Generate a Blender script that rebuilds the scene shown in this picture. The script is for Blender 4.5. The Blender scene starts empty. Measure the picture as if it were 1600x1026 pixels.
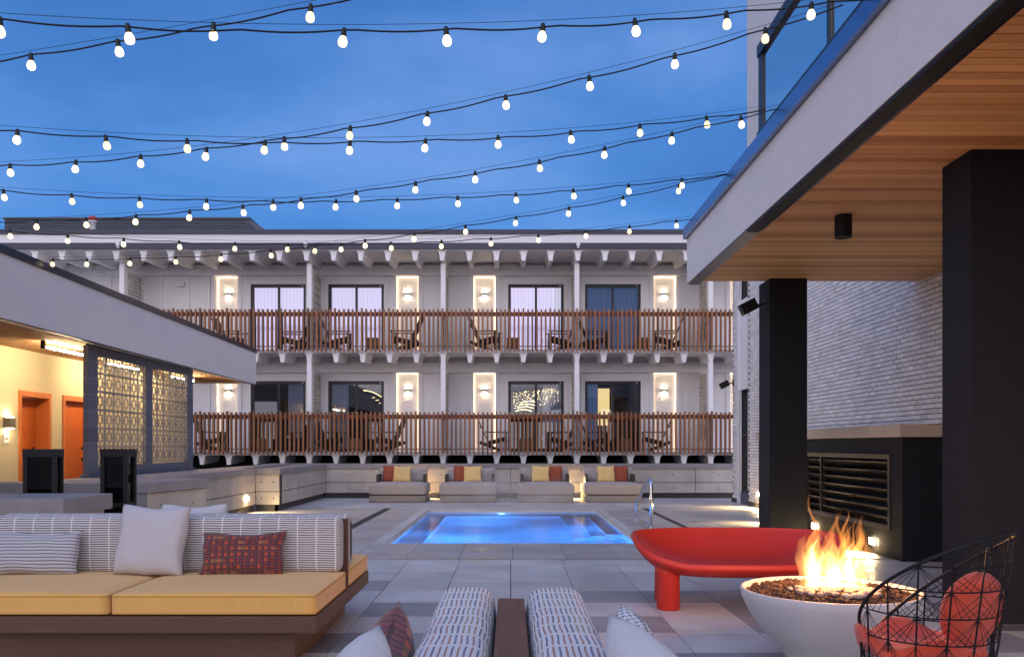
import bpy, bmesh, math, random
from mathutils import Vector, Matrix
random.seed(7)
R = math.radians
PI = math.pi
S = bpy.context.scene
COL = S.collection

# ------------------------------------------------------------------ camera
CAMZ = 1.376
cd = bpy.data.cameras.new('camera'); cam = bpy.data.objects.new('camera', cd); COL.objects.link(cam)
cam.location = (0, 0, CAMZ); cam.rotation_euler = (R(90), 0, 0)
cd.sensor_width = 36; cd.lens = 36*1342/1600; cd.shift_x = 2/1600; cd.shift_y = 183/1600
cd.clip_start = .05; cd.clip_end = 1500
S.camera = cam

# ------------------------------------------------------------------ world: dusk sky, afterglow behind the camera
W = bpy.data.worlds.new('World'); S.world = W; W.use_nodes = True
nt = W.node_tree; nt.nodes.clear()
def wn(t, **k):
    n = nt.nodes.new(t)
    for a, b in k.items(): setattr(n, a, b)
    return n
tc = wn('ShaderNodeTexCoord'); sep = wn('ShaderNodeSeparateXYZ'); nt.links.new(tc.outputs['Generated'], sep.inputs[0])
def mr(src, a, b, c=0, d=1):
    m = wn('ShaderNodeMapRange', interpolation_type='SMOOTHSTEP')
    nt.links.new(src, m.inputs[0])
    for i, v in enumerate((a, b, c, d)): m.inputs[i+1].default_value = v
    return m.outputs[0]
def wmix(f, a, b):
    m = wn('ShaderNodeMix', data_type='RGBA')
    if isinstance(f, float): m.inputs[0].default_value = f
    else: nt.links.new(f, m.inputs[0])
    for i, v in ((6, a), (7, b)):
        if isinstance(v, tuple): m.inputs[i].default_value = v + (1,)
        else: nt.links.new(v, m.inputs[i])
    return m.outputs[2]
blue = wmix(mr(sep.outputs['Z'], -.02, .6), (.060, .186, .46), (.027, .098, .290))
glow = wmix(mr(sep.outputs['Z'], 0, .9), (1.34, 1.18, 1.16), (.60, .66, 1.02))
back = mr(sep.outputs['Y'], .35, -.75)
base = wmix(back, blue, glow)
nz = wn('ShaderNodeTexNoise'); nz.inputs['Scale'].default_value = 2.2; nz.inputs['Detail'].default_value = 5; nz.inputs['Roughness'].default_value = .5
mp = wn('ShaderNodeMapping'); mp.inputs['Scale'].default_value = (1, 1, 2.4); mp.inputs['Location'].default_value = (.3, 1.7, .2)
nt.links.new(tc.outputs['Generated'], mp.inputs[0]); nt.links.new(mp.outputs[0], nz.inputs[0])
cl = wmix(mr(nz.outputs[0], .42, .70, 0, .5), base, (.14, .245, .49))
cl = wmix(mr(nz.outputs[0], .50, .30, 0, .45), cl, (.024, .078, .24))
bg = wn('ShaderNodeBackground'); nt.links.new(cl, bg.inputs[0]); bg.inputs[1].default_value = 1.0
wo = wn('ShaderNodeOutputWorld'); nt.links.new(bg.outputs[0], wo.inputs[0])
try:
    W.cycles.sampling_method = 'MANUAL'; W.cycles.sample_map_resolution = 512
except Exception: pass

S.view_settings.view_transform = 'Standard'; S.view_settings.look = 'None'
S.view_settings.exposure = .92; S.view_settings.gamma = 1; S.view_settings.use_curve_mapping = False
S.cycles.use_denoising = True
S.cycles.use_light_tree = True
S.cycles.max_bounces = 8; S.cycles.diffuse_bounces = 3; S.cycles.glossy_bounces = 4
S.cycles.transmission_bounces = 6; S.cycles.transparent_max_bounces = 24; S.cycles.volume_bounces = 0
S.cycles.sample_clamp_indirect = 6; S.cycles.caustics_reflective = False; S.cycles.caustics_refractive = False

# ------------------------------------------------------------------ materials
def mat(name, col, rough=.6, var=.0, scale=4, bump=0, bscale=60, isl=0, obj=0, metal=0, stretch=None, spec=.5,
        emis=None, estr=0, tint=None, sheen=0, stain=0, coat=0):
    m = bpy.data.materials.new(name); m.use_nodes = True
    N = m.node_tree.nodes; L = m.node_tree.links
    b = N['Principled BSDF']
    b.inputs['Roughness'].default_value = rough; b.inputs['Metallic'].default_value = metal
    b.inputs['Specular IOR Level'].default_value = spec
    if sheen: b.inputs['Sheen Weight'].default_value = sheen
    if coat: b.inputs['Coat Weight'].default_value = coat
    b.inputs['Base Color'].default_value = (*col, 1)
    tcn = N.new('ShaderNodeTexCoord'); src = tcn.outputs['Object']
    oi = N.new('ShaderNodeObjectInfo'); ge = N.new('ShaderNodeNewGeometry')
    if stretch:
        mpn = N.new('ShaderNodeMapping'); mpn.inputs['Scale'].default_value = stretch
        L.new(src, mpn.inputs[0])
        ad = N.new('ShaderNodeVectorMath'); ad.operation = 'ADD'
        sm = N.new('ShaderNodeMath'); sm.operation = 'MULTIPLY_ADD'; sm.inputs[1].default_value = 37; sm.inputs[2].default_value = 0
        s2 = N.new('ShaderNodeMath'); s2.operation = 'ADD'
        L.new(oi.outputs['Random'], s2.inputs[0]); L.new(ge.outputs['Random Per Island'], s2.inputs[1]); L.new(s2.outputs[0], sm.inputs[0])
        L.new(mpn.outputs[0], ad.inputs[0]); L.new(sm.outputs[0], ad.inputs[1]); src = ad.outputs[0]
    terms = []
    if var or stain:
        n = N.new('ShaderNodeTexNoise'); n.inputs['Scale'].default_value = scale; n.inputs['Detail'].default_value = 7
        n.inputs['Roughness'].default_value = .62
        L.new(src, n.inputs[0]); terms.append((n.outputs[0], var*3))
        if stain:
            n2 = N.new('ShaderNodeTexNoise'); n2.inputs['Scale'].default_value = scale*.23; n2.inputs['Detail'].default_value = 3
            L.new(src, n2.inputs[0]); terms.append((n2.outputs[0], stain*3))
    if isl: terms.append((ge.outputs['Random Per Island'], isl*2))
    if obj: terms.append((oi.outputs['Random'], obj*2))
    if terms:
        acc = None
        for s, k in terms:
            q = N.new('ShaderNodeMath'); q.operation = 'MULTIPLY_ADD'; q.inputs[1].default_value = k
            q.inputs[2].default_value = -.5*k if acc else 1-.5*k
            L.new(s, q.inputs[0])
            if acc:
                a = N.new('ShaderNodeMath'); a.operation = 'ADD'; L.new(acc, a.inputs[0]); L.new(q.outputs[0], a.inputs[1]); acc = a.outputs[0]
            else: acc = q.outputs[0]
        if tint:
            mx = N.new('ShaderNodeMix'); mx.data_type = 'RGBA'; mx.inputs[6].default_value = (*tint, 1); mx.inputs[7].default_value = (*col, 1)
            h = N.new('ShaderNodeMapRange'); h.inputs[1].default_value = .6; h.inputs[2].default_value = 1.4; L.new(acc, h.inputs[0]); L.new(h.outputs[0], mx.inputs[0])
            L.new(mx.outputs[2], b.inputs['Base Color'])
        else:
            hs = N.new('ShaderNodeHueSaturation'); hs.inputs['Color'].default_value = (*col, 1)
            L.new(acc, hs.inputs['Value']); L.new(hs.outputs[0], b.inputs['Base Color'])
    if stain:
        n6 = N.new('ShaderNodeTexNoise'); n6.inputs['Scale'].default_value = 1.7; n6.inputs['Detail'].default_value = 6; L.new(ge.outputs['Position'], n6.inputs[0])
        m6 = N.new('ShaderNodeMapRange'); m6.inputs[1].default_value = .3; m6.inputs[2].default_value = .7; m6.inputs[3].default_value = rough-.14; m6.inputs[4].default_value = min(1, rough+.18)
        L.new(n6.outputs[0], m6.inputs[0]); L.new(m6.outputs[0], b.inputs['Roughness'])
        if terms:
            m7 = N.new('ShaderNodeMapRange'); m7.inputs[1].default_value = .35; m7.inputs[2].default_value = .65; m7.inputs[3].default_value = .86; m7.inputs[4].default_value = 1.08
            L.new(n6.outputs[0], m7.inputs[0]); m8 = N.new('ShaderNodeMath'); m8.operation = 'MULTIPLY'; L.new(acc, m8.inputs[0]); L.new(m7.outputs[0], m8.inputs[1])
            if not tint: L.new(m8.outputs[0], hs.inputs['Value'])
    if bump:
        n = N.new('ShaderNodeTexNoise'); n.inputs['Scale'].default_value = bscale; n.inputs['Detail'].default_value = 4
        L.new(src, n.inputs[0]); bp = N.new('ShaderNodeBump'); bp.inputs['Strength'].default_value = bump; bp.inputs['Distance'].default_value = .01
        L.new(n.outputs[0], bp.inputs['Height']); L.new(bp.outputs[0], b.inputs['Normal'])
    if name.startswith(('mustard','linen','pale','grey_cushion','coral')):
        n5 = N.new('ShaderNodeTexNoise'); n5.inputs['Scale'].default_value = 5.5; n5.inputs['Detail'].default_value = 2; n5.inputs['Distortion'].default_value = 1.2
        L.new(tcn.outputs['Object'], n5.inputs[0]); b5 = N.new('ShaderNodeBump'); b5.inputs['Strength'].default_value = .55; b5.inputs['Distance'].default_value = .03
        L.new(n5.outputs[0], b5.inputs['Height'])
        if bump: L.new(b5.outputs[0], bp.inputs['Normal'])
    if emis:
        b.inputs['Emission Color'].default_value = (*emis, 1); b.inputs['Emission Strength'].default_value = estr
    return m

def emat(name, col, st):
    m = bpy.data.materials.new(name); m.use_nodes = True; N = m.node_tree.nodes; N.clear()
    e = N.new('ShaderNodeEmission'); e.inputs[0].default_value = (*col, 1); e.inputs[1].default_value = st
    o = N.new('ShaderNodeOutputMaterial'); m.node_tree.links.new(e.outputs[0], o.inputs[0])
    return m

WARM = (1, .70, .38)
M = dict(
 facade=mat('facade_paint', (.80,.79,.80), .75, .03, 3, .15, 120),
 stucco=mat('fascia_stucco', (.72,.69,.68), .9, .035, 1.5, .6, 160),
 dark=mat('dark_metal_coping', (.035,.04,.06), .28, .05, 3, metal=.6),
 copeblue=mat('blue_reflecting_coping', (.20,.27,.42), .3, .05, 3, metal=1),
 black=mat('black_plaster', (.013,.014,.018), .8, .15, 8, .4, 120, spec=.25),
 blackmetal=mat('black_powder_coated_metal', (.009,.009,.010), .55, spec=.3),
 conc=mat('board_concrete', (.47,.43,.38), .85, .10, 5, .5, 40, stain=.06),
 cap=mat('concrete_cap', (.27,.255,.26), .8, .12, 6, .4, 50, stain=.07),
 plinth=mat('dark_plinth', (.06,.055,.055), .8, .1),
 tile=mat('porcelain_paver', (.56,.535,.51), .45, .13, 5, .12, 30, obj=.10, isl=.10, stain=.10, stretch=(1,2.2,1)),
 tiledark=mat('dark_paver', (.30,.295,.30), .42, .12, 5, .12, 30, obj=.12, isl=.10, stain=.10, stretch=(1,2.2,1)),
 surround=mat('pool_surround_paver', (.43,.40,.375), .40, .16, 5, .12, 30, isl=.09, stain=.10, stretch=(.5,3,1)),
 base=mat('deck_base', (.03,.03,.033), .9),
 ground=mat('ground', (.08,.08,.08), .9, .1),
 drain=mat('drain', (.02,.02,.022), .6),
 brick=mat('whitewashed_brick', (.82,.79,.77), .75, .06, 12, .5, 60, isl=.12, obj=.12),
 mortar=mat('mortar', (.085,.082,.085), .9, .1),
 cedar=mat('cedar_soffit', (.86,.54,.22), .6, .16, 9, .1, 60, isl=.10, obj=.34, stretch=(.9,9,9), tint=(.46,.22,.075)),
 cedar2=mat('cedar_soffit_lengthwise', (.50,.27,.11), .85, .14, 9, .1, 60, obj=.12, stretch=(9,.9,9), tint=(.26,.11,.04)),
 slat=mat('red_cedar_slat', (.26,.105,.042), .6, .12, 6, .1, 60, obj=.30, stretch=(8,8,.8)),
 rail=mat('red_cedar_rail', (.26,.075,.03), .6, .12, 6, .1, 60, stretch=(.8,8,8)),
 chairwood=mat('dark_stained_wood', (.022,.014,.013), .6, .15),
 cube=mat('teak_block', (.30,.16,.085), .6, .15, 6, stretch=(6,6,.8)),
 yellow=mat('yellow_plaster', (.62,.53,.34), .85, .04, 3, .4, 150),
 orange=mat('orange_door', (.52,.115,.02), .45, .03, 3),
 orangef=mat('orange_frame', (.58,.17,.04), .5, .03, 3),
 block=mat('blue_grey_block', (.115,.125,.16), .85, .08, 8, .5, 80, obj=.12),
 breeze=mat('breeze_block', (.24,.23,.225), .85, .08, 8, .3, 80, obj=.08),
 winframe=mat('dark_window_frame', (.012,.014,.02), .4),
 room=mat('dark_room', (.05,.05,.06), .9),
 teak=mat('walnut_frame', (.15,.066,.034), .6, .24, 7, .15, 60, stretch=(.7,8,8), tint=(.05,.02,.012)),
 teaky=mat('walnut_board', (.27,.12,.065), .75, .22, 7, .15, 60, stretch=(8,.7,8), tint=(.10,.042,.022)),
 mustard=mat('mustard_fabric', (.76,.41,.10), .9, .05, 6, .35, 500, sheen=.3),
 piping=mat('mustard_piping', (.50,.25,.05), .9),
 linen=mat('linen_fabric', (.52,.50,.52), .95, .07, 60, .6, 350, sheen=.3),
 pale=mat('pale_grey_fabric', (.54,.54,.56), .95, .07, 50, .6, 350, sheen=.3),
 greyc=mat('grey_cushion', (.38,.325,.29), .95, .06, 8, .3, 300, sheen=.2),
 greyb=mat('grey_wicker', (.27,.235,.21), .9, .15, 30, .5, 150),
 daypillow=mat('daybed_yellow', (.72,.50,.20), .9, .05, 20, .3, 300),
 rust=mat('daybed_rust', (.32,.075,.035), .9, .06, 20, .3, 300),
 red=mat('red_polyethylene', (.56,.028,.015), .5, .03, 5, .10, 260),
 coral=mat('coral_fabric', (.78,.085,.035), .9, .05, 30, .5, 350, sheen=.3),
 bowl=mat('white_concrete_bowl', (.62,.60,.60), .55, .04, 3, .15, 60, stain=.03),
 lava=mat('lava_rock', (.065,.036,.026), .95, .25, 30, .8, 90, isl=.5),
 pebble=mat('pale_pebble', (.52,.42,.36), .7, .12, 20, .2, 60, obj=.2),
 steel=mat('polished_steel', (.78,.78,.80), .12, metal=1),
 cable=mat('black_rubber_cable', (.008,.008,.009), .6),
 white=mat('white_enamel', (.75,.75,.75), .5),
 redcap=mat('red_cap', (.45,.05,.03), .6),
 roofbox=mat('grey_blue_cladding', (.07,.085,.13), .5, .05),
 stone=mat('sandstone_cap', (.52,.42,.32), .8, .08, 5, .3, 60, stain=.04),
 bronze=mat('bronze_louver', (.055,.048,.042), .42, .05, metal=.35),
 sconce=mat('brushed_sconce', (.25,.22,.19), .4, metal=.5),
 plaster=mat('pool_plaster', (.66,.72,.80), .6, .05, 3),
 coping=mat('pool_coping', (.55,.53,.50), .5, .08, 6, .1, 40, stain=.05),
 glass=None,
)
M['bulb'] = emat('bulb_glow', (1, .78, .44), 1.0)
_n = M['bulb'].node_tree; _o = _n.nodes.new('ShaderNodeObjectInfo'); _m = _n.nodes.new('ShaderNodeMapRange'); _m.inputs[3].default_value = 1.0; _m.inputs[4].default_value = 1.7
_n.links.new(_o.outputs['Random'], _m.inputs[0]); _n.links.new(_m.outputs[0], [q for q in _n.nodes if q.type == 'EMISSION'][0].inputs[1])
M['led'] = emat('led_strip', (1, .72, .42), 2.4)
M['sconce_glow'] = emat('sconce_glow', (1, .76, .46), 36)
M['step_glow'] = emat('step_light_glow', (1, .78, .42), 60)
M['tube_glow'] = emat('tube_glow', (1, .80, .50), 100)
M['down_glow'] = emat('downlight_glow', (1, .72, .40), 420)
M['pool_glow'] = emat('pool_light_glow', (.10, .40, 1), 14)
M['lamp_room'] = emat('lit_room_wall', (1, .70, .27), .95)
M['glint'] = emat('reflected_bulb_glow', (1, .72, .30), 4)  # bulb reflections in the door glass, made as glowing specks

def glassmat(name, tint, refl, rough=.02):
    m = bpy.data.materials.new(name); m.use_nodes = True; N = m.node_tree.nodes; L = m.node_tree.links; N.clear()
    t = N.new('ShaderNodeBsdfTransparent'); t.inputs[0].default_value = (*tint, 1)
    g = N.new('ShaderNodeBsdfGlossy'); g.inputs['Roughness'].default_value = rough
    f = N.new('ShaderNodeFresnel'); f.inputs[0].default_value = 1.5
    a = N.new('ShaderNodeMath'); a.operation = 'ADD'; a.use_clamp = True; a.inputs[1].default_value = refl
    L.new(f.outputs[0], a.inputs[0])
    x = N.new('ShaderNodeMixShader'); L.new(a.outputs[0], x.inputs[0]); L.new(t.outputs[0], x.inputs[1]); L.new(g.outputs[0], x.inputs[2])
    o = N.new('ShaderNodeOutputMaterial'); L.new(x.outputs[0], o.inputs[0]); return m
M['glass'] = glassmat('window_glass', (.75,.78,.85), .05)
M['glassdark'] = glassmat('smoked_lantern_glass', (.30,.30,.32), .0)
M['glassblue'] = glassmat('blue_balustrade_glass', (.35,.5,.7), .93)

def curtain(name, col, es):  # cloth with a glow of its own painted in
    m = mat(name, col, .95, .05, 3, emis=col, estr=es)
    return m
M['cur_pink_glow'] = curtain('pale_sky_glow_curtain', (.72,.62,.78), .62)  # lavender glow painted in for dusk sky reflected in the upper panes
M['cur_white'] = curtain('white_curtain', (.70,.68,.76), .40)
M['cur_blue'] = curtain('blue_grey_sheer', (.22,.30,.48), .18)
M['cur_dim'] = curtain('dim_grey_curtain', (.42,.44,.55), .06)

# patterned fabrics read UVs laid out in metres (u along, v around)
def pattern(name, kind):
    m = bpy.data.materials.new(name); m.use_nodes = True; N = m.node_tree.nodes; L = m.node_tree.links
    b = N['Principled BSDF']; b.inputs['Roughness'].default_value = .95; b.inputs['Sheen Weight'].default_value = .25
    b.inputs['Specular IOR Level'].default_value = .2
    uv = N.new('ShaderNodeUVMap'); sp = N.new('ShaderNodeSeparateXYZ')
    nzz = N.new('ShaderNodeTexNoise'); nzz.inputs['Scale'].default_value = 9; L.new(uv.outputs[0], nzz.inputs[0])
    wob = N.new('ShaderNodeVectorMath'); wob.operation = 'MULTIPLY_ADD'; wob.inputs[1].default_value = (.012,.012,0)
    L.new(nzz.outputs[1], wob.inputs[0]); L.new(uv.outputs[0], wob.inputs[2]); L.new(wob.outputs[0], sp.inputs[0])
    U, V = sp.outputs[0], sp.outputs[1]
    def ma(op, a, c=None, d=None):
        n = N.new('ShaderNodeMath'); n.operation = op
        for i, v in enumerate((a, c, d)):
            if v is None: continue
            if isinstance(v, (int, float)): n.inputs[i].default_value = v
            else: L.new(v, n.inputs[i])
        return n.outputs[0]
    def mixc(f, a, c):
        x = N.new('ShaderNodeMix'); x.data_type = 'RGBA'
        if isinstance(f, (int, float)): x.inputs[0].default_value = f
        else: L.new(f, x.inputs[0])
        for i, v in ((6, a), (7, c)):
            if isinstance(v, tuple): x.inputs[i].default_value = (*v, 1)
            else: L.new(v, x.inputs[i])
        return x.outputs[2]
    fr = lambda s, k: ma('FRACT', ma('MULTIPLY', s, k))
    if kind == 'weave':      # fine dark lines on white, broken by pale bands
        line = ma('GREATER_THAN', fr(V, 1/.0165), .52)
        cuts = ma('GREATER_THAN', fr(U, 1/.135), .065)
        tick = ma('GREATER_THAN', fr(U, 1/.0045), .10)
        f = ma('MULTIPLY', ma('MULTIPLY', line, cuts), tick)
        c = mixc(f, (.66,.64,.64), (.050,.036,.034))
    elif kind == 'dash':     # short coloured dashes in columns
        cu = ma('MULTIPLY', V, 1/.0150)
        inu = ma('LESS_THAN', ma('FRACT', cu), .36)
        col_id = ma('FLOOR', cu)
        r = N.new('ShaderNodeTexWhiteNoise'); r.noise_dimensions = '2D'
        rowv = ma('MULTIPLY', U, 1/.125)
        cb = N.new('ShaderNodeCombineXYZ'); L.new(col_id, cb.inputs[0]); L.new(ma('FLOOR', ma('MULTIPLY', rowv, .34)), cb.inputs[1]); L.new(cb.outputs[0], r.inputs[0])
        inv = ma('LESS_THAN', ma('FRACT', rowv), .84)
        cr = N.new('ShaderNodeValToRGB'); cr.color_ramp.interpolation = 'CONSTANT'
        els = [(0,(.05,.06,.12)),(.24,(.32,.13,.08)),(.42,(.07,.10,.20)),(.60,(.26,.19,.09)),(.72,(.30,.12,.09)),(.85,(.12,.10,.11))]
        e0 = cr.color_ramp.elements
        while len(e0) < len(els): e0.new(.5)
        for e, (p, cc) in zip(e0, els): e.position = p; e.color = (*cc, 1)
        L.new(r.outputs[0], cr.inputs[0])
        c = mixc(ma('MULTIPLY', inu, inv), (.60,.59,.60), cr.outputs[0])
    elif kind == 'plaid':
        a1 = ma('GREATER_THAN', fr(U, 1/.047), .52); a2 = ma('GREATER_THAN', fr(V, 1/.043), .52)
        a3 = ma('GREATER_THAN', fr(U, 1/.0235), .78); a4 = ma('GREATER_THAN', fr(V, 1/.0215), .80)
        c = mixc(a1, (.26,.055,.04), (.13,.05,.055)); c = mixc(ma('MULTIPLY', a2, .7), c, (.15,.06,.07))
        c = mixc(ma('MULTIPLY', a3, .75), c, (.03,.018,.03)); c = mixc(ma('MULTIPLY', a4, .8), c, (.045,.02,.03))
        r = N.new('ShaderNodeTexWhiteNoise'); r.noise_dimensions = '2D'; cb = N.new('ShaderNodeCombineXYZ')
        L.new(ma('FLOOR', ma('MULTIPLY', U, 1/.047)), cb.inputs[0]); L.new(ma('FLOOR', ma('MULTIPLY', V, 1/.043)), cb.inputs[1]); L.new(cb.outputs[0], r.inputs[0])
        sq = ma('MULTIPLY', ma('MULTIPLY', ma('SUBTRACT', 1, a1), ma('SUBTRACT', 1, a2)), ma('GREATER_THAN', r.outputs[0], .45))
        c = mixc(ma('MULTIPLY', sq, .8), c, (.44,.085,.035))
        gold = ma('MULTIPLY', ma('GREATER_THAN', r.outputs[0], .88), ma('SUBTRACT', 1, a2)); c = mixc(ma('MULTIPLY', gold, .5), c, (.30,.16,.08))
    else:                    # wavy honeycomb ikat
        wv = ma('MULTIPLY', ma('SINE', ma('MULTIPLY', U, 2*PI/.034)), .24)
        row = ma('MULTIPLY', V, 1/.024)
        up = ma('ABSOLUTE', ma('SUBTRACT', ma('FRACT', ma('ADD', row, wv)), .5)); dn = ma('ABSOLUTE', ma('SUBTRACT', ma('FRACT', ma('SUBTRACT', row, wv)), .5))
        f = ma('LESS_THAN', ma('MINIMUM', up, dn), .13)
        c = mixc(f, (.14,.14,.18), (.60,.60,.62))
    L.new(c, b.inputs['Base Color'])
    n = N.new('ShaderNodeTexNoise'); n.inputs['Scale'].default_value = 260; L.new(uv.outputs[0], n.inputs[0])
    bp = N.new('ShaderNodeBump'); bp.inputs['Strength'].default_value = .4; bp.inputs['Distance'].default_value = .004
    L.new(n.outputs[0], bp.inputs['Height']); L.new(bp.outputs[0], b.inputs['Normal'])
    return m
for k in ('weave', 'dash', 'plaid', 'ikat'): M[k] = pattern(k + '_fabric', k)

# water
def water():
    m = bpy.data.materials.new('pool_water'); m.use_nodes = True; N = m.node_tree.nodes; L = m.node_tree.links; N.clear()
    n = N.new('ShaderNodeTexNoise'); n.inputs['Scale'].default_value = 2.6; n.inputs['Detail'].default_value = 3
    t = N.new('ShaderNodeTexCoord'); L.new(t.outputs['Object'], n.inputs[0])
    bp = N.new('ShaderNodeBump'); bp.inputs['Strength'].default_value = .28; bp.inputs['Distance'].default_value = .05; L.new(n.outputs[0], bp.inputs['Height'])
    rf = N.new('ShaderNodeBsdfRefraction'); rf.inputs['IOR'].default_value = 1.33; rf.inputs['Roughness'].default_value = .05; rf.inputs[0].default_value = (.75,.92,1,1)
    g = N.new('ShaderNodeBsdfGlossy'); g.inputs['Roughness'].default_value = .13; g.inputs[0].default_value = (1,1,1,1)
    f = N.new('ShaderNodeFresnel'); f.inputs[0].default_value = 1.33
    L.new(bp.outputs[0], rf.inputs['Normal']); L.new(bp.outputs[0], g.inputs['Normal']); L.new(bp.outputs[0], f.inputs['Normal'])
    mm = N.new('ShaderNodeMath'); mm.operation = 'MULTIPLY'; mm.inputs[1].default_value = .66; L.new(f.outputs[0], mm.inputs[0])
    x = N.new('ShaderNodeMixShader'); L.new(mm.outputs[0], x.inputs[0]); L.new(rf.outputs[0], x.inputs[1]); L.new(g.outputs[0], x.inputs[2])
    o = N.new('ShaderNodeOutputMaterial'); L.new(x.outputs[0], o.inputs[0]); return m
M['water'] = water()

# ------------------------------------------------------------------ mesh helpers
class MB:
    def __init__(s): s.v = []; s.f = []; s.uv = []
    def add(s, vs, fs, uvs=None):
        o = len(s.v); s.v += [tuple(p) for p in vs]; s.f += [tuple(i+o for i in q) for q in fs]
        s.uv += uvs if uvs else [None]*len(fs); return s
    def box(s, x0, x1, y0, y1, z0, z1):
        return s.add([(x0,y0,z0),(x1,y0,z0),(x1,y1,z0),(x0,y1,z0),(x0,y0,z1),(x1,y0,z1),(x1,y1,z1),(x0,y1,z1)],
                     [(0,3,2,1),(4,5,6,7),(0,1,5,4),(1,2,6,5),(2,3,7,6),(3,0,4,7)])
    def obox(s, c, size, m=None):
        hx, hy, hz = [q/2 for q in size]; m = m or Matrix.Identity(3)
        ps = [Vector(c) + m @ Vector(p) for p in ((-hx,-hy,-hz),(hx,-hy,-hz),(hx,hy,-hz),(-hx,hy,-hz),(-hx,-hy,hz),(hx,-hy,hz),(hx,hy,hz),(-hx,hy,hz))]
        return s.add(ps, [(0,3,2,1),(4,5,6,7),(0,1,5,4),(1,2,6,5),(2,3,7,6),(3,0,4,7)])
    def seg(s, p0, p1, t, z0, z1):       # upright slab between two plan points, thickness t to the left of p0->p1
        d = (Vector(p1)-Vector(p0)).normalized(); n = Vector((-d.y, d.x))*t
        a, b = Vector(p0), Vector(p1); q = [a, b, b+n, a+n]
        return s.add([(p.x,p.y,z0) for p in q]+[(p.x,p.y,z1) for p in q], [(0,3,2,1),(4,5,6,7),(0,1,5,4),(1,2,6,5),(2,3,7,6),(3,0,4,7)])
    def poly(s, pts, axis, a, b):        # prism: 2D polygon swept along an axis
        def P(p, h): return (p[0], h, p[1]) if axis == 'y' else ((h, p[0], p[1]) if axis == 'x' else (p[0], p[1], h))
        n = len(pts)
        return s.add([P(p, a) for p in pts]+[P(p, b) for p in pts],
                     [tuple(range(n))[::-1], tuple(range(n, 2*n))]+[(i,(i+1)%n,n+(i+1)%n,n+i) for i in range(n)])
    def tube(s, pts, r, n=6, closed=False, cap=True):
        pts = [Vector(p) for p in pts]; m = len(pts); vs = []; prev = None
        for i, p in enumerate(pts):
            if closed: d = pts[(i+1)%m]-pts[i-1]
            else: d = pts[min(i+1,m-1)]-pts[max(i-1,0)]
            d = d.normalized() if d.length > 1e-9 else Vector((0,0,1))
            u = prev - d*prev.dot(d) if prev else None
            if u is None or u.length < 1e-4:
                u = d.cross(Vector((0,0,1)));
                if u.length < 1e-3: u = d.cross(Vector((1,0,0)))
            u.normalize(); w = d.cross(u); prev = u
            rr = r[i] if isinstance(r, (list, tuple)) else r
            vs += [p + (u*math.cos(2*PI*k/n) + w*math.sin(2*PI*k/n))*rr for k in range(n)]
        fs = []
        for i in range(m if closed else m-1):
            j = (i+1) % m
            fs += [(i*n+k, i*n+(k+1)%n, j*n+(k+1)%n, j*n+k) for k in range(n)]
        if cap and not closed: fs += [tuple(range(n))[::-1], tuple(range((m-1)*n, m*n))]
        return s.add(vs, fs)
    def lathe(s, prof, n=24, c=(0,0,0)):
        m = len(prof); vs = [(c[0]+r*math.cos(2*PI*k/n), c[1]+r*math.sin(2*PI*k/n), c[2]+z) for r, z in prof for k in range(n)]
        fs = [(i*n+k, i*n+(k+1)%n, (i+1)*n+(k+1)%n, (i+1)*n+k) for i in range(m-1) for k in range(n)]
        if prof[0][0] > 1e-6: fs.append(tuple(range(n))[::-1])
        if prof[-1][0] > 1e-6: fs.append(tuple(range((m-1)*n, m*n)))
        return s.add(vs, fs)
    def grid(s, fn, nu, nv, uvfn=None, wrapu=False):
        vs = [fn(i/nu, j/nv) for j in range(nv+1) for i in range(nu+1)]; fs = []; uvs = []
        for j in range(nv):
            for i in range(nu):
                a = j*(nu+1)+i; fs.append((a, a+1, a+nu+2, a+nu+1))
                uvs.append([uvfn(q/nu, w/nv) for q, w in ((i,j),(i+1,j),(i+1,j+1),(i,j+1))] if uvfn else None)
        return s.add(vs, fs, uvs)
    def build(s, name, material, parent=None, smooth=False, bevel=0, kind=None, merge=0, label=None, flip=False):
        me = bpy.data.meshes.new(name); me.from_pydata(s.v, [], s.f)
        if any(u for u in s.uv):
            l = me.uv_layers.new(name='UVMap'); k = 0
            for p, u in zip(me.polygons, s.uv):
                for q in range(p.loop_total): l.data[p.loop_start+q].uv = u[q] if u else (0, 0)
        me.materials.append(M[material] if isinstance(material, str) else material)
        bm = bmesh.new(); bm.from_mesh(me)
        if merge: bmesh.ops.remove_doubles(bm, verts=bm.verts, dist=merge)
        (None if flip else bmesh.ops.recalc_face_normals(bm, faces=bm.faces)); bm.to_mesh(me); bm.free()
        if smooth: me.shade_smooth()
        o = bpy.data.objects.new(name, me); COL.objects.link(o)
        if parent: o.parent = parent
        if bevel:
            b = o.modifiers.new('bevel', 'BEVEL'); b.width = bevel; b.segments = 2; b.limit_method = 'ANGLE'; b.harden_normals = False
        if kind: o['kind'] = kind
        if label: o['label'] = label
        return o
def tag(o, label, cat, group=None):
    o['label'] = label; o['category'] = cat
    if group: o['group'] = group
    return o
def thing(name, label, cat, loc=(0,0,0), rz=0, group=None):
    o = bpy.data.objects.new(name, None); COL.objects.link(o); o.location = loc; o.rotation_euler = (0,0,rz); o.empty_display_size = .1
    return tag(o, label, cat, group)
def inst(src, name, loc, parent, rot=(0,0,0), scl=(1,1,1)):
    o = bpy.data.objects.new(name, src.data); COL.objects.link(o); o.location = loc; o.rotation_euler = rot; o.scale = scl
    o.parent = parent
    for md in src.modifiers:
        q = o.modifiers.new(md.name, md.type)
        if md.type == 'BEVEL': q.width = md.width; q.segments = md.segments; q.limit_method = md.limit_method
    return o
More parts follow.
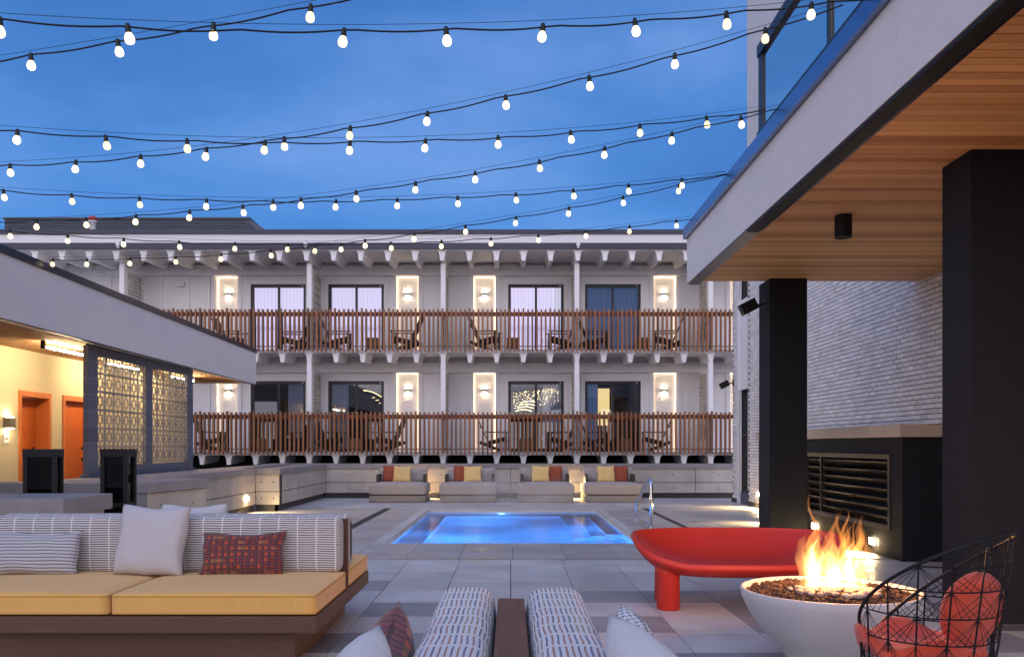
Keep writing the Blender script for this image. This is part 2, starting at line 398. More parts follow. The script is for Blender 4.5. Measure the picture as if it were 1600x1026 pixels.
def dup(root, loc, rz, label):
    def cp(o, par):
        c = o.copy(); COL.objects.link(c); c.parent = par
        for ch in list(o.children): cp(ch, c)
        return c
    r = cp(root, None); r.location = loc; r.rotation_euler = (0,0,rz); r['label'] = label
    return r
def struct(name, mb, m, parent=None, **k):
    o = mb.build(name, m, parent, **k)
    if not parent: o['kind'] = 'structure'
    return o
def rounded(lx, ly, lz, r, puff=0, n=14, puffb=0):    # rounded upholstery block, centred
    bm = bmesh.new(); bmesh.ops.create_cube(bm, size=2)
    bmesh.ops.subdivide_edges(bm, edges=bm.edges, cuts=n, use_grid_fill=True)
    h = Vector((lx/2, ly/2, lz/2)); vs = []
    for v in bm.verts:
        # concentrate rows towards the edges
        p = Vector([math.copysign(abs(c)**.75, c)*hh for c, hh in zip(v.co, h)])
        q = Vector([max(-hh+r, min(hh-r, c)) for c, hh in zip(p, h)]); d = p-q
        if d.length > 1e-9: p = q + d.normalized()*r
        w = max(0, 1-(p.x/h.x)**2)**.6*max(0, 1-(p.y/h.y)**2)**.6
        if p.z > 0: p.z += puff*w*(p.z/h.z)
        else: p.z += -puffb*w*abs(p.z/h.z)
        v.co = p
    mb = MB(); bm.verts.index_update()
    mb.add([v.co.copy() for v in bm.verts], [[v.index for v in f.verts] for f in bm.faces]); bm.free()
    return mb
def ring(lx, ly, r, z, tr, corner=6):                 # piping loop round a rounded rectangle
    pts = []
    for cx, cy, a0 in ((lx/2-r, ly/2-r, 0), (-lx/2+r, ly/2-r, 90), (-lx/2+r, -ly/2+r, 180), (lx/2-r, -ly/2+r, 270)):
        for k in range(corner+1):
            a = R(a0+90*k/corner); pts.append((cx+r*math.cos(a), cy+r*math.sin(a), z))
    return pts
def pillow_mb(w, h, t, seed=0, n=22):                 # standing pillow: w across local x, h up local z, t thick along y; base at z=0
    rnd = random.Random(seed); ph = [rnd.uniform(0, 6) for _ in range(6)]
    mb = MB()
    for sgn in (-1, 1):
        def fn(u, v):
            a, b = u*2-1, v*2-1
            th = t/2*(max(0, (1-a**4))*max(0, (1-b**4)))**.5 * (1+.06*math.sin(3*a+ph[0])*math.cos(4*b+ph[1]))
            th += .006*math.sin(7*a+ph[2]+2*b)*(1-a*a)*(1-b*b)
            px = a*w/2*(1-.055*(1-b*b)*a*a) + .006*math.sin(5*b+ph[3])*a*a
            pz = b*h/2*(1-.055*(1-a*a)*b*b) + .006*math.sin(4*a+ph[4])*b*b - .018*math.exp(-a*a*3)*max(0, b)**2*(.6+.4*math.sin(ph[5]))
            return (px, sgn*th, pz+h/2)
        mb.grid(fn, n, n, lambda u, v: (u*w, v*h))
    return mb
def put(o, loc, rot): o.location = loc; o.rotation_euler = rot; return o

# ================================================================== GROUND, DECK
struct('ground', MB().box(-300,300,-300,300,-1.9,-1.7), 'ground')
PX0, PX1, PY0, PY1 = -1.78, 1.86, 12.15, 18.75
b = MB()
H = .16
b.box(-9,7.6,-2.5,PY0-H,-.35,-.034); b.box(-9,PX0-H,PY0-H,PY1+H,-.35,-.034); b.box(PX1+H,7.6,PY0-H,PY1+H,-.35,-.034); b.box(-9,7.6,PY1+H,24.1,-.35,-.034)
deck = struct('pool_deck', b, 'base')
T = .61
rows = [10.41, 9.87] + [9.38-T*k for k in range(12)]
tile0 = MB().box(-T/2+.0035, T/2-.0035, -T/2+.0035, T/2-.0035, -.03, 0).build('paver', 'tile', deck, bevel=.002)
tile1 = MB().box(-T/2+.0035, T/2-.0035, -T/2+.0035, T/2-.0035, -.03, 0).build('paver', 'tiledark', deck, bevel=.002)
rnd = random.Random(3); first = {0: True, 1: True}; cnt = 0
for r in range(2, len(rows)-1):
    yc = rows[r]-T/2
    for k in range(-10, 11):
        xc = (k+.5)*T
        if abs(xc) > yc*.62+1.4: continue
        dk = rnd.random() < .20
        if r == 4 and 1 <= k <= 4: dk = True
        if r == 4 and k in (-5,-4): dk = True
        if r >= 7 and rnd.random() < .35: dk = True
        src = tile1 if dk else tile0; q = 1 if dk else 0
        if first[q]: src.location = (xc, yc, rnd.uniform(-.0015,.001)); first[q] = False
        else: inst(src, 'paver', (xc, yc, rnd.uniform(-.0015,.001)), deck, (0,0,rnd.choice((0,PI))))
        cnt += 1
b = MB()
for k in range(-12, 12):
    x = k*T
    b.box(x+.0035, x+T-.0035, rows[1]+.0035, rows[0]-.05, -.03, 0); b.box(x+.0035, x+T-.0035, rows[2]+.0035, rows[1]-.0035, -.03, 0)
    if abs(x+T/2) > 3: 
        for r in range(2, len(rows)-1):
            yc = rows[r]-T/2
            if abs(x+T/2) > yc*.62+1.4: b.box(x+.0035, x+T-.0035, yc-T/2+.0035, yc+T/2-.0035, -.03, 0)
b.build('border_paver', 'tile', deck, kind='stuff')
b = MB(); rnd = random.Random(5)
def lay(x0, x1, y0, y1, w, d, g=.003):
    ny = max(1, round((y1-y0)/d)); nx = max(1, round((x1-x0)/w)); dy = (y1-y0)/ny; dx = (x1-x0)/nx
    for j in range(ny):
        for i in range(nx):
            b.box(x0+i*dx+g, x0+(i+1)*dx-g, y0+j*dy+g, y0+(j+1)*dy-g, -.03, rnd.uniform(-.001,.0006))
lay(PX0-.17, PX1+.14, 10.47, PY0-.015, .61, .55)
lay(-2.66+.04, PX0-.17, 10.47, 18.98, .6, .61); lay(PX1+.14, 2.89, 10.47, 18.98, .6, .61)
lay(-7.2, -2.78, 10.47, 18.98, .61, .61); lay(3.01, 7.2, 10.47, 18.98, .61, .61)
b.build('surround_paver', 'surround', deck, kind='stuff')
b = MB(); lay(-7.2, 7.2, 19.03, 22.6, .61, .61); b.build('rear_paver', 'tile', deck, kind='stuff')
MB().box(-2.77,-2.63,10.47,18.98,-.03,-.004).build('drain_channel', 'drain', deck); MB().box(2.895,3.005,10.47,18.98,-.03,-.004).build('drain_channel', 'drain', deck)
MB().box(-7.2,7.2,10.365,10.467,-.03,-.014).build('slot_drain', 'drain', deck)

# ================================================================== POOL
pool = thing('swimming_pool', 'small rectangular plunge pool with glowing blue water in the middle of the deck', 'pool', (0,0,0))
b = MB(); zb = -1.05; t = .15
b.box(PX0,PX1,PY0,PY1,zb-.1,zb); b.box(PX0-t,PX0,PY0-t,PY1+t,zb-.1,-.032); b.box(PX1,PX1+t,PY0-t,PY1+t,zb-.1,-.032)
b.box(PX0,PX1,PY0-t,PY0,zb-.1,-.032); b.box(PX0,PX1,PY1,PY1+t,zb-.1,-.032)
b.build('basin', 'plaster', pool)
MB().box(PX0,PX0+.42,PY0,PY1,zb,-.38).build('bench', 'plaster', pool); MB().box(PX0+.42,PX1-.8,PY1-.55,PY1,zb,-.40).build('bench', 'plaster', pool)
for i, (xa, zt) in enumerate(((PX1-.8, -.72), (PX1-.52, -.48), (PX1-.26, -.26))): MB().box(xa, xa+.279 if i < 2 else PX1, PY0+2.2, PY1-.6, zb, zt).build('step', 'plaster', pool)
MB().box(PX0-.17,PX0,PY0,PY1,-.03,.002).build('coping_stone', 'coping', pool, bevel=.004)
MB().box(PX1,PX1+.137,PY0,PY1,-.03,.002).build('coping_stone', 'coping', pool, bevel=.004)
MB().box(PX0-.17,PX1+.137,PY1+.002,PY1+.26,-.03,.004).build('coping_stone', 'coping', pool, bevel=.004)
b = MB()
def disc_y(b, c, r, dy, n=18):
    b.add([(c[0]+r*math.cos(2*PI*k/n), c[1]+dd, c[2]+r*math.sin(2*PI*k/n)) for dd in (0, dy) for k in range(n)],
          [tuple(range(n)), tuple(range(n,2*n))[::-1]]+[(k,(k+1)%n,n+(k+1)%n,n+k) for k in range(n)])
for xx in (-.9, .3, 1.3):
    b = MB(); disc_y(b, (xx, PY0+.004, -.50), .12, .02); b.build('underwater_light', 'pool_glow', pool)
b = MB(); disc_y(b, (-.2, PY1-.004, -.25), .07, -.02); b.build('underwater_light', 'pool_glow', pool)
pld = bpy.data.lights.new('pool_fill','POINT'); pld.energy = 30; pld.color = (.05,.31,1); pld.shadow_soft_size = 0  # unseen blue fill lamps in the water, added to brighten the pool
for xx, yy in ((-1.0,PY0+.5),(.2,PY0+.5),(1.2,PY0+1.2),(-.9,14.6),(.9,15.6),(-.6,17.4)):
    o = bpy.data.objects.new('pool_fill', pld); COL.objects.link(o); o.parent = pool; o.location = (xx,yy,-.24)
wtr = struct('pool_water', MB().add([(PX0,PY0,-.085),(PX1,PY0,-.085),(PX1,PY1,-.085),(PX0,PY1,-.085)], [(0,1,2,3)]), 'water', flip=True)
vm = bpy.data.materials.new('pool_steam'); vm.use_nodes = True; N_ = vm.node_tree.nodes; L_ = vm.node_tree.links; N_.clear()
vs_ = N_.new('ShaderNodeVolumeScatter'); vs_.inputs['Color'].default_value = (.95,.96,1,1)
tn = N_.new('ShaderNodeTexCoord'); no_ = N_.new('ShaderNodeTexNoise'); no_.inputs['Scale'].default_value = 1.1; no_.inputs['Detail'].default_value = 2
mp_ = N_.new('ShaderNodeMapRange'); mp_.inputs[1].default_value = .42; mp_.inputs[2].default_value = .72; mp_.inputs[3].default_value = 0; mp_.inputs[4].default_value = .9
L_.new(tn.outputs['Object'], no_.inputs[0]); L_.new(no_.outputs[0], mp_.inputs[0]); mg = N_.new('ShaderNodeMapping'); mg.vector_type = 'TEXTURE'; mg.inputs['Location'].default_value = (0,16.6,.44); mg.inputs['Scale'].default_value = (1.9,2.3,.42)
ln_ = N_.new('ShaderNodeVectorMath'); ln_.operation = 'LENGTH'; fo = N_.new('ShaderNodeMapRange'); fo.interpolation_type = 'SMOOTHSTEP'; fo.inputs[1].default_value = .98; fo.inputs[2].default_value = .25; fo.inputs[3].default_value = 0; fo.inputs[4].default_value = 1
mu = N_.new('ShaderNodeMath'); mu.operation = 'MULTIPLY'
L_.new(tn.outputs['Object'], mg.inputs[0]); L_.new(mg.outputs[0], ln_.inputs[0]); L_.new(ln_.outputs['Value'], fo.inputs[0])
L_.new(mp_.outputs[0], mu.inputs[0]); L_.new(fo.outputs[0], mu.inputs[1]); L_.new(mu.outputs[0], vs_.inputs['Density'])
ov = N_.new('ShaderNodeOutputMaterial'); L_.new(vs_.outputs[0], ov.inputs['Volume'])
b = MB(); b.grid(lambda u, v: (1.9*math.cos(2*PI*u)*math.sin(PI*v), 16.6+2.3*math.sin(2*PI*u)*math.sin(PI*v), .44-.42*math.cos(PI*v)), 24, 12)
stm = b.build('steam', vm, kind='stuff', smooth=True, merge=.001); stm['label'] = 'thin pale steam drifting over the far half of the heated pool'; stm['category'] = 'steam'
# depth marker tiles on the near edge
b = MB()
for x0, x1 in ((-.34,-.22),(-.2,-.07),(.0,.12),(.14,.27)): b.box(x0,x1,PY0-.075,PY0-.02,-.002,.003)
mk = b.build('depth_marker', 'white', pool)
b = MB()
for x0 in (-.32,-.29,-.26,-.175,-.14,-.11,.02,.05,.08,.16,.195,.23): b.box(x0,x0+.016,PY0-.062,PY0-.035,.003,.0045)
b.build('mark', 'cable', mk)

# handrail
hr = thing('pool_handrail', 'polished steel grab rail standing at the right pool edge', 'handrail', (2.29, 14.8, 0))
pts = [(0,-.8,0),(0,-.8,.42),(0,-.8,.68),(0,-.78,.755),(0,-.72,.81),(0,-.62,.82),(0,-.5,.79),(0,.62,.44),(0,.74,.39),(0,.79,.32),(0,.8,.24),(0,.8,0)]
MB().tube(pts, .029, 12).build('rail_tube', 'steel', hr, smooth=True)
MB().tube([(0,-.8,.075),(0,.8,.075)], .016, 10).build('lower_bar', 'steel', hr, smooth=True)
for y in (-.8,.8): MB().lathe([(.05,0),(.05,.008),(.03,.014),(.025,.014)], 16, (0,y,0)).build('flange', 'steel', hr)

# ================================================================== REAR HOTEL WING
hotel = thing('hotel_wing', 'two storey white hotel wing with balconies behind the pool', 'building')
YW = 25.75; XL, XR = -17.0, 7.6
fx = lambda px: (px-798)*YW/1342
doors = [(fx(392),fx(478)),(fx(513),fx(600)),(fx(794),fx(881)),(fx(914),fx(1001))]
niches = [(fx(337),fx(371)),(fx(619),fx(653.5)),(fx(740),fx(774)),(fx(1021.5),fx(1057)),(fx(1141),fx(1176))]
ops = sorted([(a,c,'d') for a,c in doors]+[(a,c,'n') for a,c in niches])
for fl, dz in enumerate((0, -2.9)):
    z0, zt = 4.1+dz, 6.46+dz
    b = MB(); x = XL
    for a, c, k in ops:
        b.box(x, a, YW, YW+.2, z0, zt)
        if k == 'd': b.box(a, c, YW, YW+.2, 6.21+dz, zt)
        x = c
    b.box(x, XR, YW, YW+.2, z0, zt)
    b.build('wall', 'facade', hotel)
    for a, c in niches:
        MB().box(a-.02, c+.02, YW+.2, YW+.25, z0, zt).build('niche_back', 'facade', hotel)
        b = MB(); e = .02
        b.box(a+.002, a+e, YW+.145, YW+.165, z0+.02, zt-e); b.box(c-e, c-.002, YW+.145, YW+.165, z0+.02, zt-e); b.box(a+e, c-e, YW+.145, YW+.165, zt-e, zt-.002)
        b.build('light_strip', 'led', hotel)
    b = MB()
    b.box(XL, XR, YW-.14, YW+.18, 6.46+dz, 6.75+dz); b.build('beam', 'facade', hotel)
    MB().box(XL, XR, YW-.02, YW+.2, 6.75+dz, 7.0+dz).build('upper_wall', 'facade', hotel)
    # pilasters beside niches, battens on the plain wall
    for a, c in niches:
        for q in (a-.13, c+.02):
            MB().box(q, q+.11, YW-.045, YW, z0, zt).build('pilaster', 'facade', hotel)
    for px in (171, 252, 293, 326):
        X = fx(px); MB().box(X-.06, X+.06, YW-.045, YW, z0, zt).build('pilaster', 'facade', hotel)
    for a, c in doors:
        b = MB(); w = .13
        b.box(a-w, a, YW-.03, YW+.02, z0, 6.21+dz+w); b.box(c, c+w, YW-.03, YW+.02, z0, 6.21+dz+w); b.box(a, c, YW-.03, YW+.02, 6.21+dz, 6.21+dz+w)
        b.build('door_trim', 'facade', hotel)
# balcony slabs, roof slab and the ribs beneath
for dz, nm in ((0, 'balcony_slab'), (-2.9, 'balcony_slab')):
    MB().box(XL, XR, 24.33, YW+.2, 4.01+dz, 4.1+dz).build(nm, 'facade', hotel)
MB().box(XL, XR, 23.95, YW+2.5, 6.852, 7.03).build('roof_edge', 'dark', hotel)
MB().box(XL, XR, 24.0, YW-.02, 6.83, 6.851).build('eave_soffit', 'facade', hotel)
MB().box(XL, XR, 24.55, 24.75, 7.03, 7.42).build('parapet', 'facade', hotel)
MB().box(XL, XR, 24.5, 24.8, 7.42, 7.54).build('parapet_coping', 'dark', hotel)
def rib_prof(h, w=.066, wb=.050, fl=.155):
    pts = [(-wb,0),(wb,0)]
    for k in range(5):
        a = R(90*k/4); pts.append((w+.004+ (fl-w)*(1-math.cos(a)), h-(.15)*(1-math.sin(a))))
    L = [(-p[0], p[1]) for p in pts[2:]][::-1]
    return pts + L
def rib(yf, yb, h, hb, name):
    b = MB(); p = rib_prof(h); q = rib_prof(hb); n = len(p)
    b.add([(x, yf, z-h) for x, z in p]+[(x, yb, z-hb) for x, z in q], [tuple(range(n)), tuple(range(n,2*n))[::-1]]+[(i,(i+1)%n,n+(i+1)%n,n+i) for i in range(n)])
    return b
roof_rib = rib(24.03, YW-.15, .28, .20, 'r').build('rafter', 'facade', hotel); slab_rib = rib(24.36, YW-.15, .27, .21, 's').build('floor_rib', 'facade', hotel)
X0, P = -1.92, .76
f1 = f2 = True
for k in range(-19, 13):
    X = X0+P*k
    if f1: roof_rib.location = (X,0,6.83); f1 = False
    else: inst(roof_rib, 'rafter', (X,0,6.83), hotel)
    for dz in (0,-2.9):
        if f2: slab_rib.location = (X,0,4.01+dz); f2 = False
        else: inst(slab_rib, 'floor_rib', (X,0,4.01+dz), hotel)
# posts and privacy screens
for k in (-12,-5,0,5,10):
    X = X0+P*k
    for za, zb2 in ((-.0, 1.0),(1.2,3.75),(4.1,6.56)):
        MB().box(X-.068, X+.068, 24.37, 24.50, za if za else -.3, zb2).build('post', 'facade', hotel, bevel=.006)
    for dz in (0,-2.9):
        b = MB(); s = 1 if X < 0 else -1; ya, yb = 24.50, YW-.001
        b.box(X-.045, X+.045, ya, yb, 4.1+dz, 6.46+dz)
        scr = b.build('privacy_screen', 'facade', hotel)
        b = MB()
        n_ = 4; w = (yb-ya-.3)/n_
        for i in range(n_):
            for j in range(9):
                y0 = ya+.15+i*w; z0 = 4.45+dz+j*.215
                xs = X+s*.045
                x0_, x1_ = (xs, xs+s*.03) if s > 0 else (xs+s*.03, xs)
                b.box(x0_, x1_, y0+.01, y0+w-.01, z0, z0+.03); b.box(x0_, x1_, y0+.01, y0+.035, z0+.03, z0+.2)
                b.box(x0_+.0, x1_, y0+w*.4, y0+w*.6, z0+.07, z0+.15)
        b.build('screen_relief', 'greyb' if False else 'conc', scr, kind='stuff')
# crawl space beneath the lower balcony; a black wall paints in its shade
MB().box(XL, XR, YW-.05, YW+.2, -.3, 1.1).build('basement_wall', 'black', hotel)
MB().box(XL, XR, YW+3.4, YW+3.6, -.3, 7.0).build('back_wall', 'room', hotel)
MB().box(XL, XL+.2, YW+.2, YW+3.4, -.3, 7.0).build('end_wall', 'facade', hotel); MB().box(XR-.2, XR, YW+.2, YW+3.4, -.3, 7.0).build('end_wall', 'facade', hotel)
MB().box(XL, XR, YW+.2, YW+3.4, 3.7, 4.09).build('storey_floor', 'room', hotel); MB().box(XL, XR, YW+.2, YW+3.4, .9, 1.19).build('storey_floor', 'room', hotel)
# rooms behind the doors
def pleats(x0, x1, z0, z1, y, amp=.035, per=.11, n=60):
    ph = random.uniform(0,6)
    return MB().grid(lambda u, v: (x0+(x1-x0)*u, y+amp*math.sin(2*PI*(x1-x0)*u/per+ph)*(1-.25*v)+.015*math.sin(9*u+ph), z0+(z1-z0)*v), n, 4)
for fl, dz in enumerate((0, -2.9)):
    for i, (a, c) in enumerate(doors):
        z0, z1 = 4.1+dz, 6.21+dz; w = .06
        d = MB(); yf, yb = YW+.04, YW+.11; mid = (a+c)/2
        d.box(a, a+w*1.4, yf, yb, z0, z1); d.box(c-w*1.4, c, yf, yb, z0, z1); d.box(a+w*1.4, c-w*1.4, yf, yb, z1-w*1.5, z1); d.box(a+w*1.4, c-w*1.4, yf, yb, z0, z0+w)
        d.box(mid-.035, mid+.035, yf+.005, yb, z0+w, z1-w*1.5)
        fr = d.build('sliding_door', 'winframe', hotel, bevel=.004)
        for p0, p1 in ((a+w*1.4, mid-.035), (mid+.035, c-w*1.4)):
            MB().box(p0, p1, yf+.03, yf+.038, z0+w, z1-w*1.5).build('pane', 'glass', fr)
        MB().box(c-.14,c-.08,yf-.012,yf-.002,z1-.055,z1-.035).build('door_sensor', 'white', fr)
        b = MB()
        b.box(a-.3, a-.25, YW+.2, YW+3.3, z0, z1+.2); b.box(c+.25, c+.3, YW+.2, YW+3.3, z0, z1+.2); b.box(a-.3, c+.3, YW+2.6, YW+2.65, z0, z1+.2); b.box(a-.3, c+.3, YW+.2, YW+2.6, z1+.2, z1+.24)
        rm = b.build('room_shell', 'room', hotel)
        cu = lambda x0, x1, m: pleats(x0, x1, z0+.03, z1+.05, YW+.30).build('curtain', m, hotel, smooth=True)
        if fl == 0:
            if i < 2: cu(a-.05, c+.05, 'cur_pink_glow')  # glowing cloth stands in for sky reflected in these two doors
            elif i == 2: cu(a-.05, c-.3, 'cur_pink_glow'); cu(c-.55, c+.05, 'cur_white').location.y = .03
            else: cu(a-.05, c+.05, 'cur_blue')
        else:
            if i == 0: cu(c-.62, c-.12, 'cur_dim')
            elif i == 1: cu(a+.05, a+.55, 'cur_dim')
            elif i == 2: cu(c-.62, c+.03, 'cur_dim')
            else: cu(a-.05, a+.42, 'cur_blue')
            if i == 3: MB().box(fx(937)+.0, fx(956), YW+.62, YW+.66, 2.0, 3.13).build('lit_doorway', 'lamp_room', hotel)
            if i == 2:  # glowing specks behind the pane stand in for reflected bulbs
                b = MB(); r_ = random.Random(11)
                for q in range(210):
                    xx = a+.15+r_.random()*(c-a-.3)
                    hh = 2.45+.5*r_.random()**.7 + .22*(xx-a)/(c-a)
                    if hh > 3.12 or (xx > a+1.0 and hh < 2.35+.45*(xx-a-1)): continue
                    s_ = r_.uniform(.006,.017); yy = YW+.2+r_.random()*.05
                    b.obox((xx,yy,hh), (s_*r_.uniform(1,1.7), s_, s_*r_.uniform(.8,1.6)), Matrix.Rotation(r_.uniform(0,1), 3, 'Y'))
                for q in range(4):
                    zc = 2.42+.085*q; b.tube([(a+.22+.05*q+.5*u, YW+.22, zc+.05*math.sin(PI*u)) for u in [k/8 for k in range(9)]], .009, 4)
                b.build('reflection_glints', 'glint', hotel, kind='stuff')
            if i == 1:  # glowing streak and specks stand in for string lights reflected here
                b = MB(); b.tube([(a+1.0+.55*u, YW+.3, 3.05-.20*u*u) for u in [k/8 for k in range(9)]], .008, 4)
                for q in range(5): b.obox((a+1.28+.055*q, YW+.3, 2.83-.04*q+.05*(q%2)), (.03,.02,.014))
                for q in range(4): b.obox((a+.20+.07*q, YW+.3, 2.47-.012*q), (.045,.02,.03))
                b.build('reflection_glints', 'glint', hotel, kind='stuff')
MB().box(fx(276), fx(289), YW-.09, YW, 5.98+.15, 6.12+.15).build('wall_vent', 'facade', hotel, bevel=.01)
for px in (479, 903, 187):
    X = (px-798)*24/1342
    b = MB(); b.box(X-.05,X+.05,23.85,23.95,6.93,7.06); b.box(X-.03,X+.03,23.87,23.94,6.87,6.93); b.build('eave_sensor', 'white', hotel, bevel=.01)
for k in (-5,0,5,10):   # outlets on the wall
    for dz in (0,-2.9):
        X = X0+P*k-.95; MB().box(X-.035,X+.035,YW-.02,YW,4.45+dz,4.57+dz).build('outlet', 'white', hotel)

# railings
def railing(label, z, xa, xb):
    t = thing('balcony_railing', label, 'railing', (0, 24.2, z), 0, 'cedar balcony railings')
    MB().box(xa, xb, .09, .13, .925, 1.045).build('top_rail', 'rail', t)
    MB().box(xa, xb, .09, .12, .06, .085).build('bottom_rail', 'blackmetal', t)
    s0 = None; n = int((xb-xa)/.1267)
    for k in range(n):
        x = xa+.06+.1267*k; tall = (k % 6 == 2)
        if s0 is None: s0 = MB().box(-.024,.024,0,.088,-.08,1.11).build('slat', 'slat', t); s0.location = (x,0,0)
        else: inst(s0, 'slat', (x+random.uniform(-.004,.004), random.uniform(-.004,.004), .03 if tall else random.uniform(-.008,.008)), t, (0, random.uniform(-.004,.004), 0))
    for k in range(-12, 12):
        x = X0+P*k
        if xa < x < xb: MB().box(x-.02, x+.02, .135, .165, -.10, 1.0).build('stanchion', 'blackmetal', t)
railing('upper reddish cedar slat railing along the second floor balcony', 4.11, -10.6, 7.0)
railing('lower reddish cedar slat railing along the first floor balcony', 1.21, -10.6, 7.0)

# penthouse and pipe on the roof
pent = thing('roof_penthouse', 'low blue grey clad plant room on the roof at upper left', 'roof structure', (0,0,0))
yp = 27.5; q = yp/1342
xa, xb, xc = (7-798)*q, (390-798)*q, (413-798)*q; zt, zb = CAMZ+356*q, 7.05
MB().poly([(xa,zb),(xc+.3,zb),(xc,CAMZ+338*q),(xb,zt-.05),(xa,zt-.05)], 'y', yp, yp+3).build('cladding', 'roofbox', pent)
for j in range(5):
    z = CAMZ+(336+3.6*j)*q; MB().box(xa+.02, xb-.02+.1*(3-j), yp-.03, yp-.002, z, z+.02).build('cladding_rib', 'dark', pent)
MB().box(xa-.03, xb+.03, yp-.06, yp+3, zt-.05, zt).build('flashing', 'roofbox', pent)
pip = thing('roof_vent_pipe', 'pale roof vent pipe with a red cap above the left building', 'vent pipe', ((145-798)*26.5/1342, 26.5, 7.0))
MB().lathe([(.12,0),(.12,.28),(.09,.32),(.09,1.25),(.13,1.27),(.13,1.3)], 14).build('pipe', 'white', pip, smooth=True)
MB().lathe([(.135,1.3),(.135,1.4),(.08,1.44),(0,1.45)], 14).build('cap', 'redcap', pip)

# wall sconces on the balconies
def sconce_make(label, loc, group):
    t = thing('wall_sconce', label, 'wall lamp', loc, 0, group)
    b = MB(); b.box(-.075,.075,-.09,0,-.045,.045); b.build('housing', 'sconce', t, bevel=.004)
    MB().box(-.055,.055,-.078,-.018,.0455,.049).build('upper_lens', 'sconce_glow', t); MB().box(-.055,.055,-.078,-.018,-.049,-.0455).build('lower_lens', 'sconce_glow', t)
    return t
pos = ['second bay from the left beside the first glass door', 'to the left of the middle post', 'to the right of the middle post', 'near the right end of the wall', 'tucked behind the brick corner at far right']
pos = ['in the leftmost lit recess', 'in the lit recess left of the centre post', 'in the lit recess right of the centre post', 'in the lit recess near the right end', 'in the recess behind the brick corner']
sc0 = None
for fl, (dz, nm) in enumerate(((0,'upper balcony'),(-2.9,'lower balcony'))):
    for i, (a, c) in enumerate(niches):
        lab = 'small sconce on the %s %s' % (nm, pos[i]); loc = ((a+c)/2, YW+.199, 5.94+dz)
        if sc0 is None: sc0 = sconce_make(lab, loc, 'balcony wall sconces')
        else: dup(sc0, loc, 0, lab)

# balcony chairs and tables
def adirondack(label, loc, rz):
    t = thing('balcony_chair', label, 'chair', loc, rz, 'dark wooden balcony chairs')   # faces local +x
    for s in (-1,1):
        MB().obox((.26,s*.27,.28),(.05,.05,.56)).build('leg', 'chairwood', t)
        MB().obox((-.20,s*.24,.16),(.62,.04,.09), Matrix.Rotation(R(-22),3,'Y').inverted()).build('leg', 'chairwood', t)
        MB().box(-.34,.34,s*.29-.055,s*.29+.055,.555,.58).build('armrest', 'chairwood', t)
    b = MB()
    for k in range(6): b.obox((.24-.09*k,0,.38-.022*k),(.084,.50,.03))
    b.obox((.285,0,.32),(.025,.5,.14)); b.obox((0,.24,.31),(.56,.025,.13), Matrix.Rotation(R(-14),3,'Y')); b.obox((0,-.24,.31),(.56,.025,.13), Matrix.Rotation(R(-14),3,'Y'))
    b.build('seat', 'chairwood', t)
    b = MB(); m = Matrix.Rotation(R(-24),3,'Y')
    for k in range(5):
        yy = (k-2)*.105; L = .86-.05*abs(k-2)
        b.obox(Vector((-.24,yy,.27)) + m @ Vector((0,0,L/2)), (.02,.095,L), m)
    b.obox(Vector((-.26,0,.27)) + m @ Vector((0,0,.5)), (.03,.5,.06), m)
    b.build('backrest', 'chairwood', t)
    return t
YC = 25.02
bx = lambda px: (px-798)*YC/1342
up = [(364,0,'facing right at the left end behind the canopy edge'),(456,1,'facing left beside the second post'),(531,0,'facing right in front of the second glass door'),(631,1,'facing left, just left of the centre post'),
      (763,0,'facing right, just right of the centre post'),(873,1,'facing left in front of the third glass door'),(933,0,'facing right in front of the fourth glass door'),(1037,1,'facing left below the right hand sconce')]
lo = [(336,0,'facing right, first from the left'),(463,1,'facing left in front of the dark first door'),(519,0,'facing right beside the second glass door'),(604,1,'facing left beside the lit recess left of centre'),
      (776,0,'facing right under the lit recess right of centre'),(873,1,'facing left before the door with sparkling reflections'),(935,0,'facing right before the door with the lit doorway'),(1019,1,'facing left, last on the right')]
c0 = None
for lst, z, nm in ((up,4.1,'upper'),(lo,1.2,'lower')):
    for px, fl, lab in lst:
        lab = 'dark chair on the %s balcony %s' % (nm, lab); rz = (PI if fl else 0)+random.uniform(-.25,.25)
        if c0 is None: c0 = adirondack(lab, (bx(px),YC,z), rz)
        else: dup(c0, (bx(px),YC+random.uniform(-.1,.1),z), rz, lab)
tabs = [(583,4.1,'upper balcony by the second glass door'),(802,4.1,'upper balcony by the third glass door'),(1000,4.1,'upper balcony by the fourth glass door'),
        (411,1.2,'lower balcony by the dark first door'),(558,1.2,'lower balcony by the second glass door'),(822,1.2,'lower balcony by the sparkling third door'),(976,1.2,'lower balcony by the lit fourth door')]
t0 = None
for px, z, lab in tabs:
    lab = 'small teak cube table on the ' + lab; loc = (bx(px), YC-.15, z)
    if t0 is None:
        t0 = thing('side_table', lab, 'side table', loc, 0, 'cube tables on the balconies')
        MB().box(-.17,.17,-.17,.17,0,.36).build('block', 'cube', t0, bevel=.01); MB().box(-.175,.175,-.175,.175,.36,.385).build('top', 'cube', t0, bevel=.004)
    else: dup(t0, loc, .1, lab)

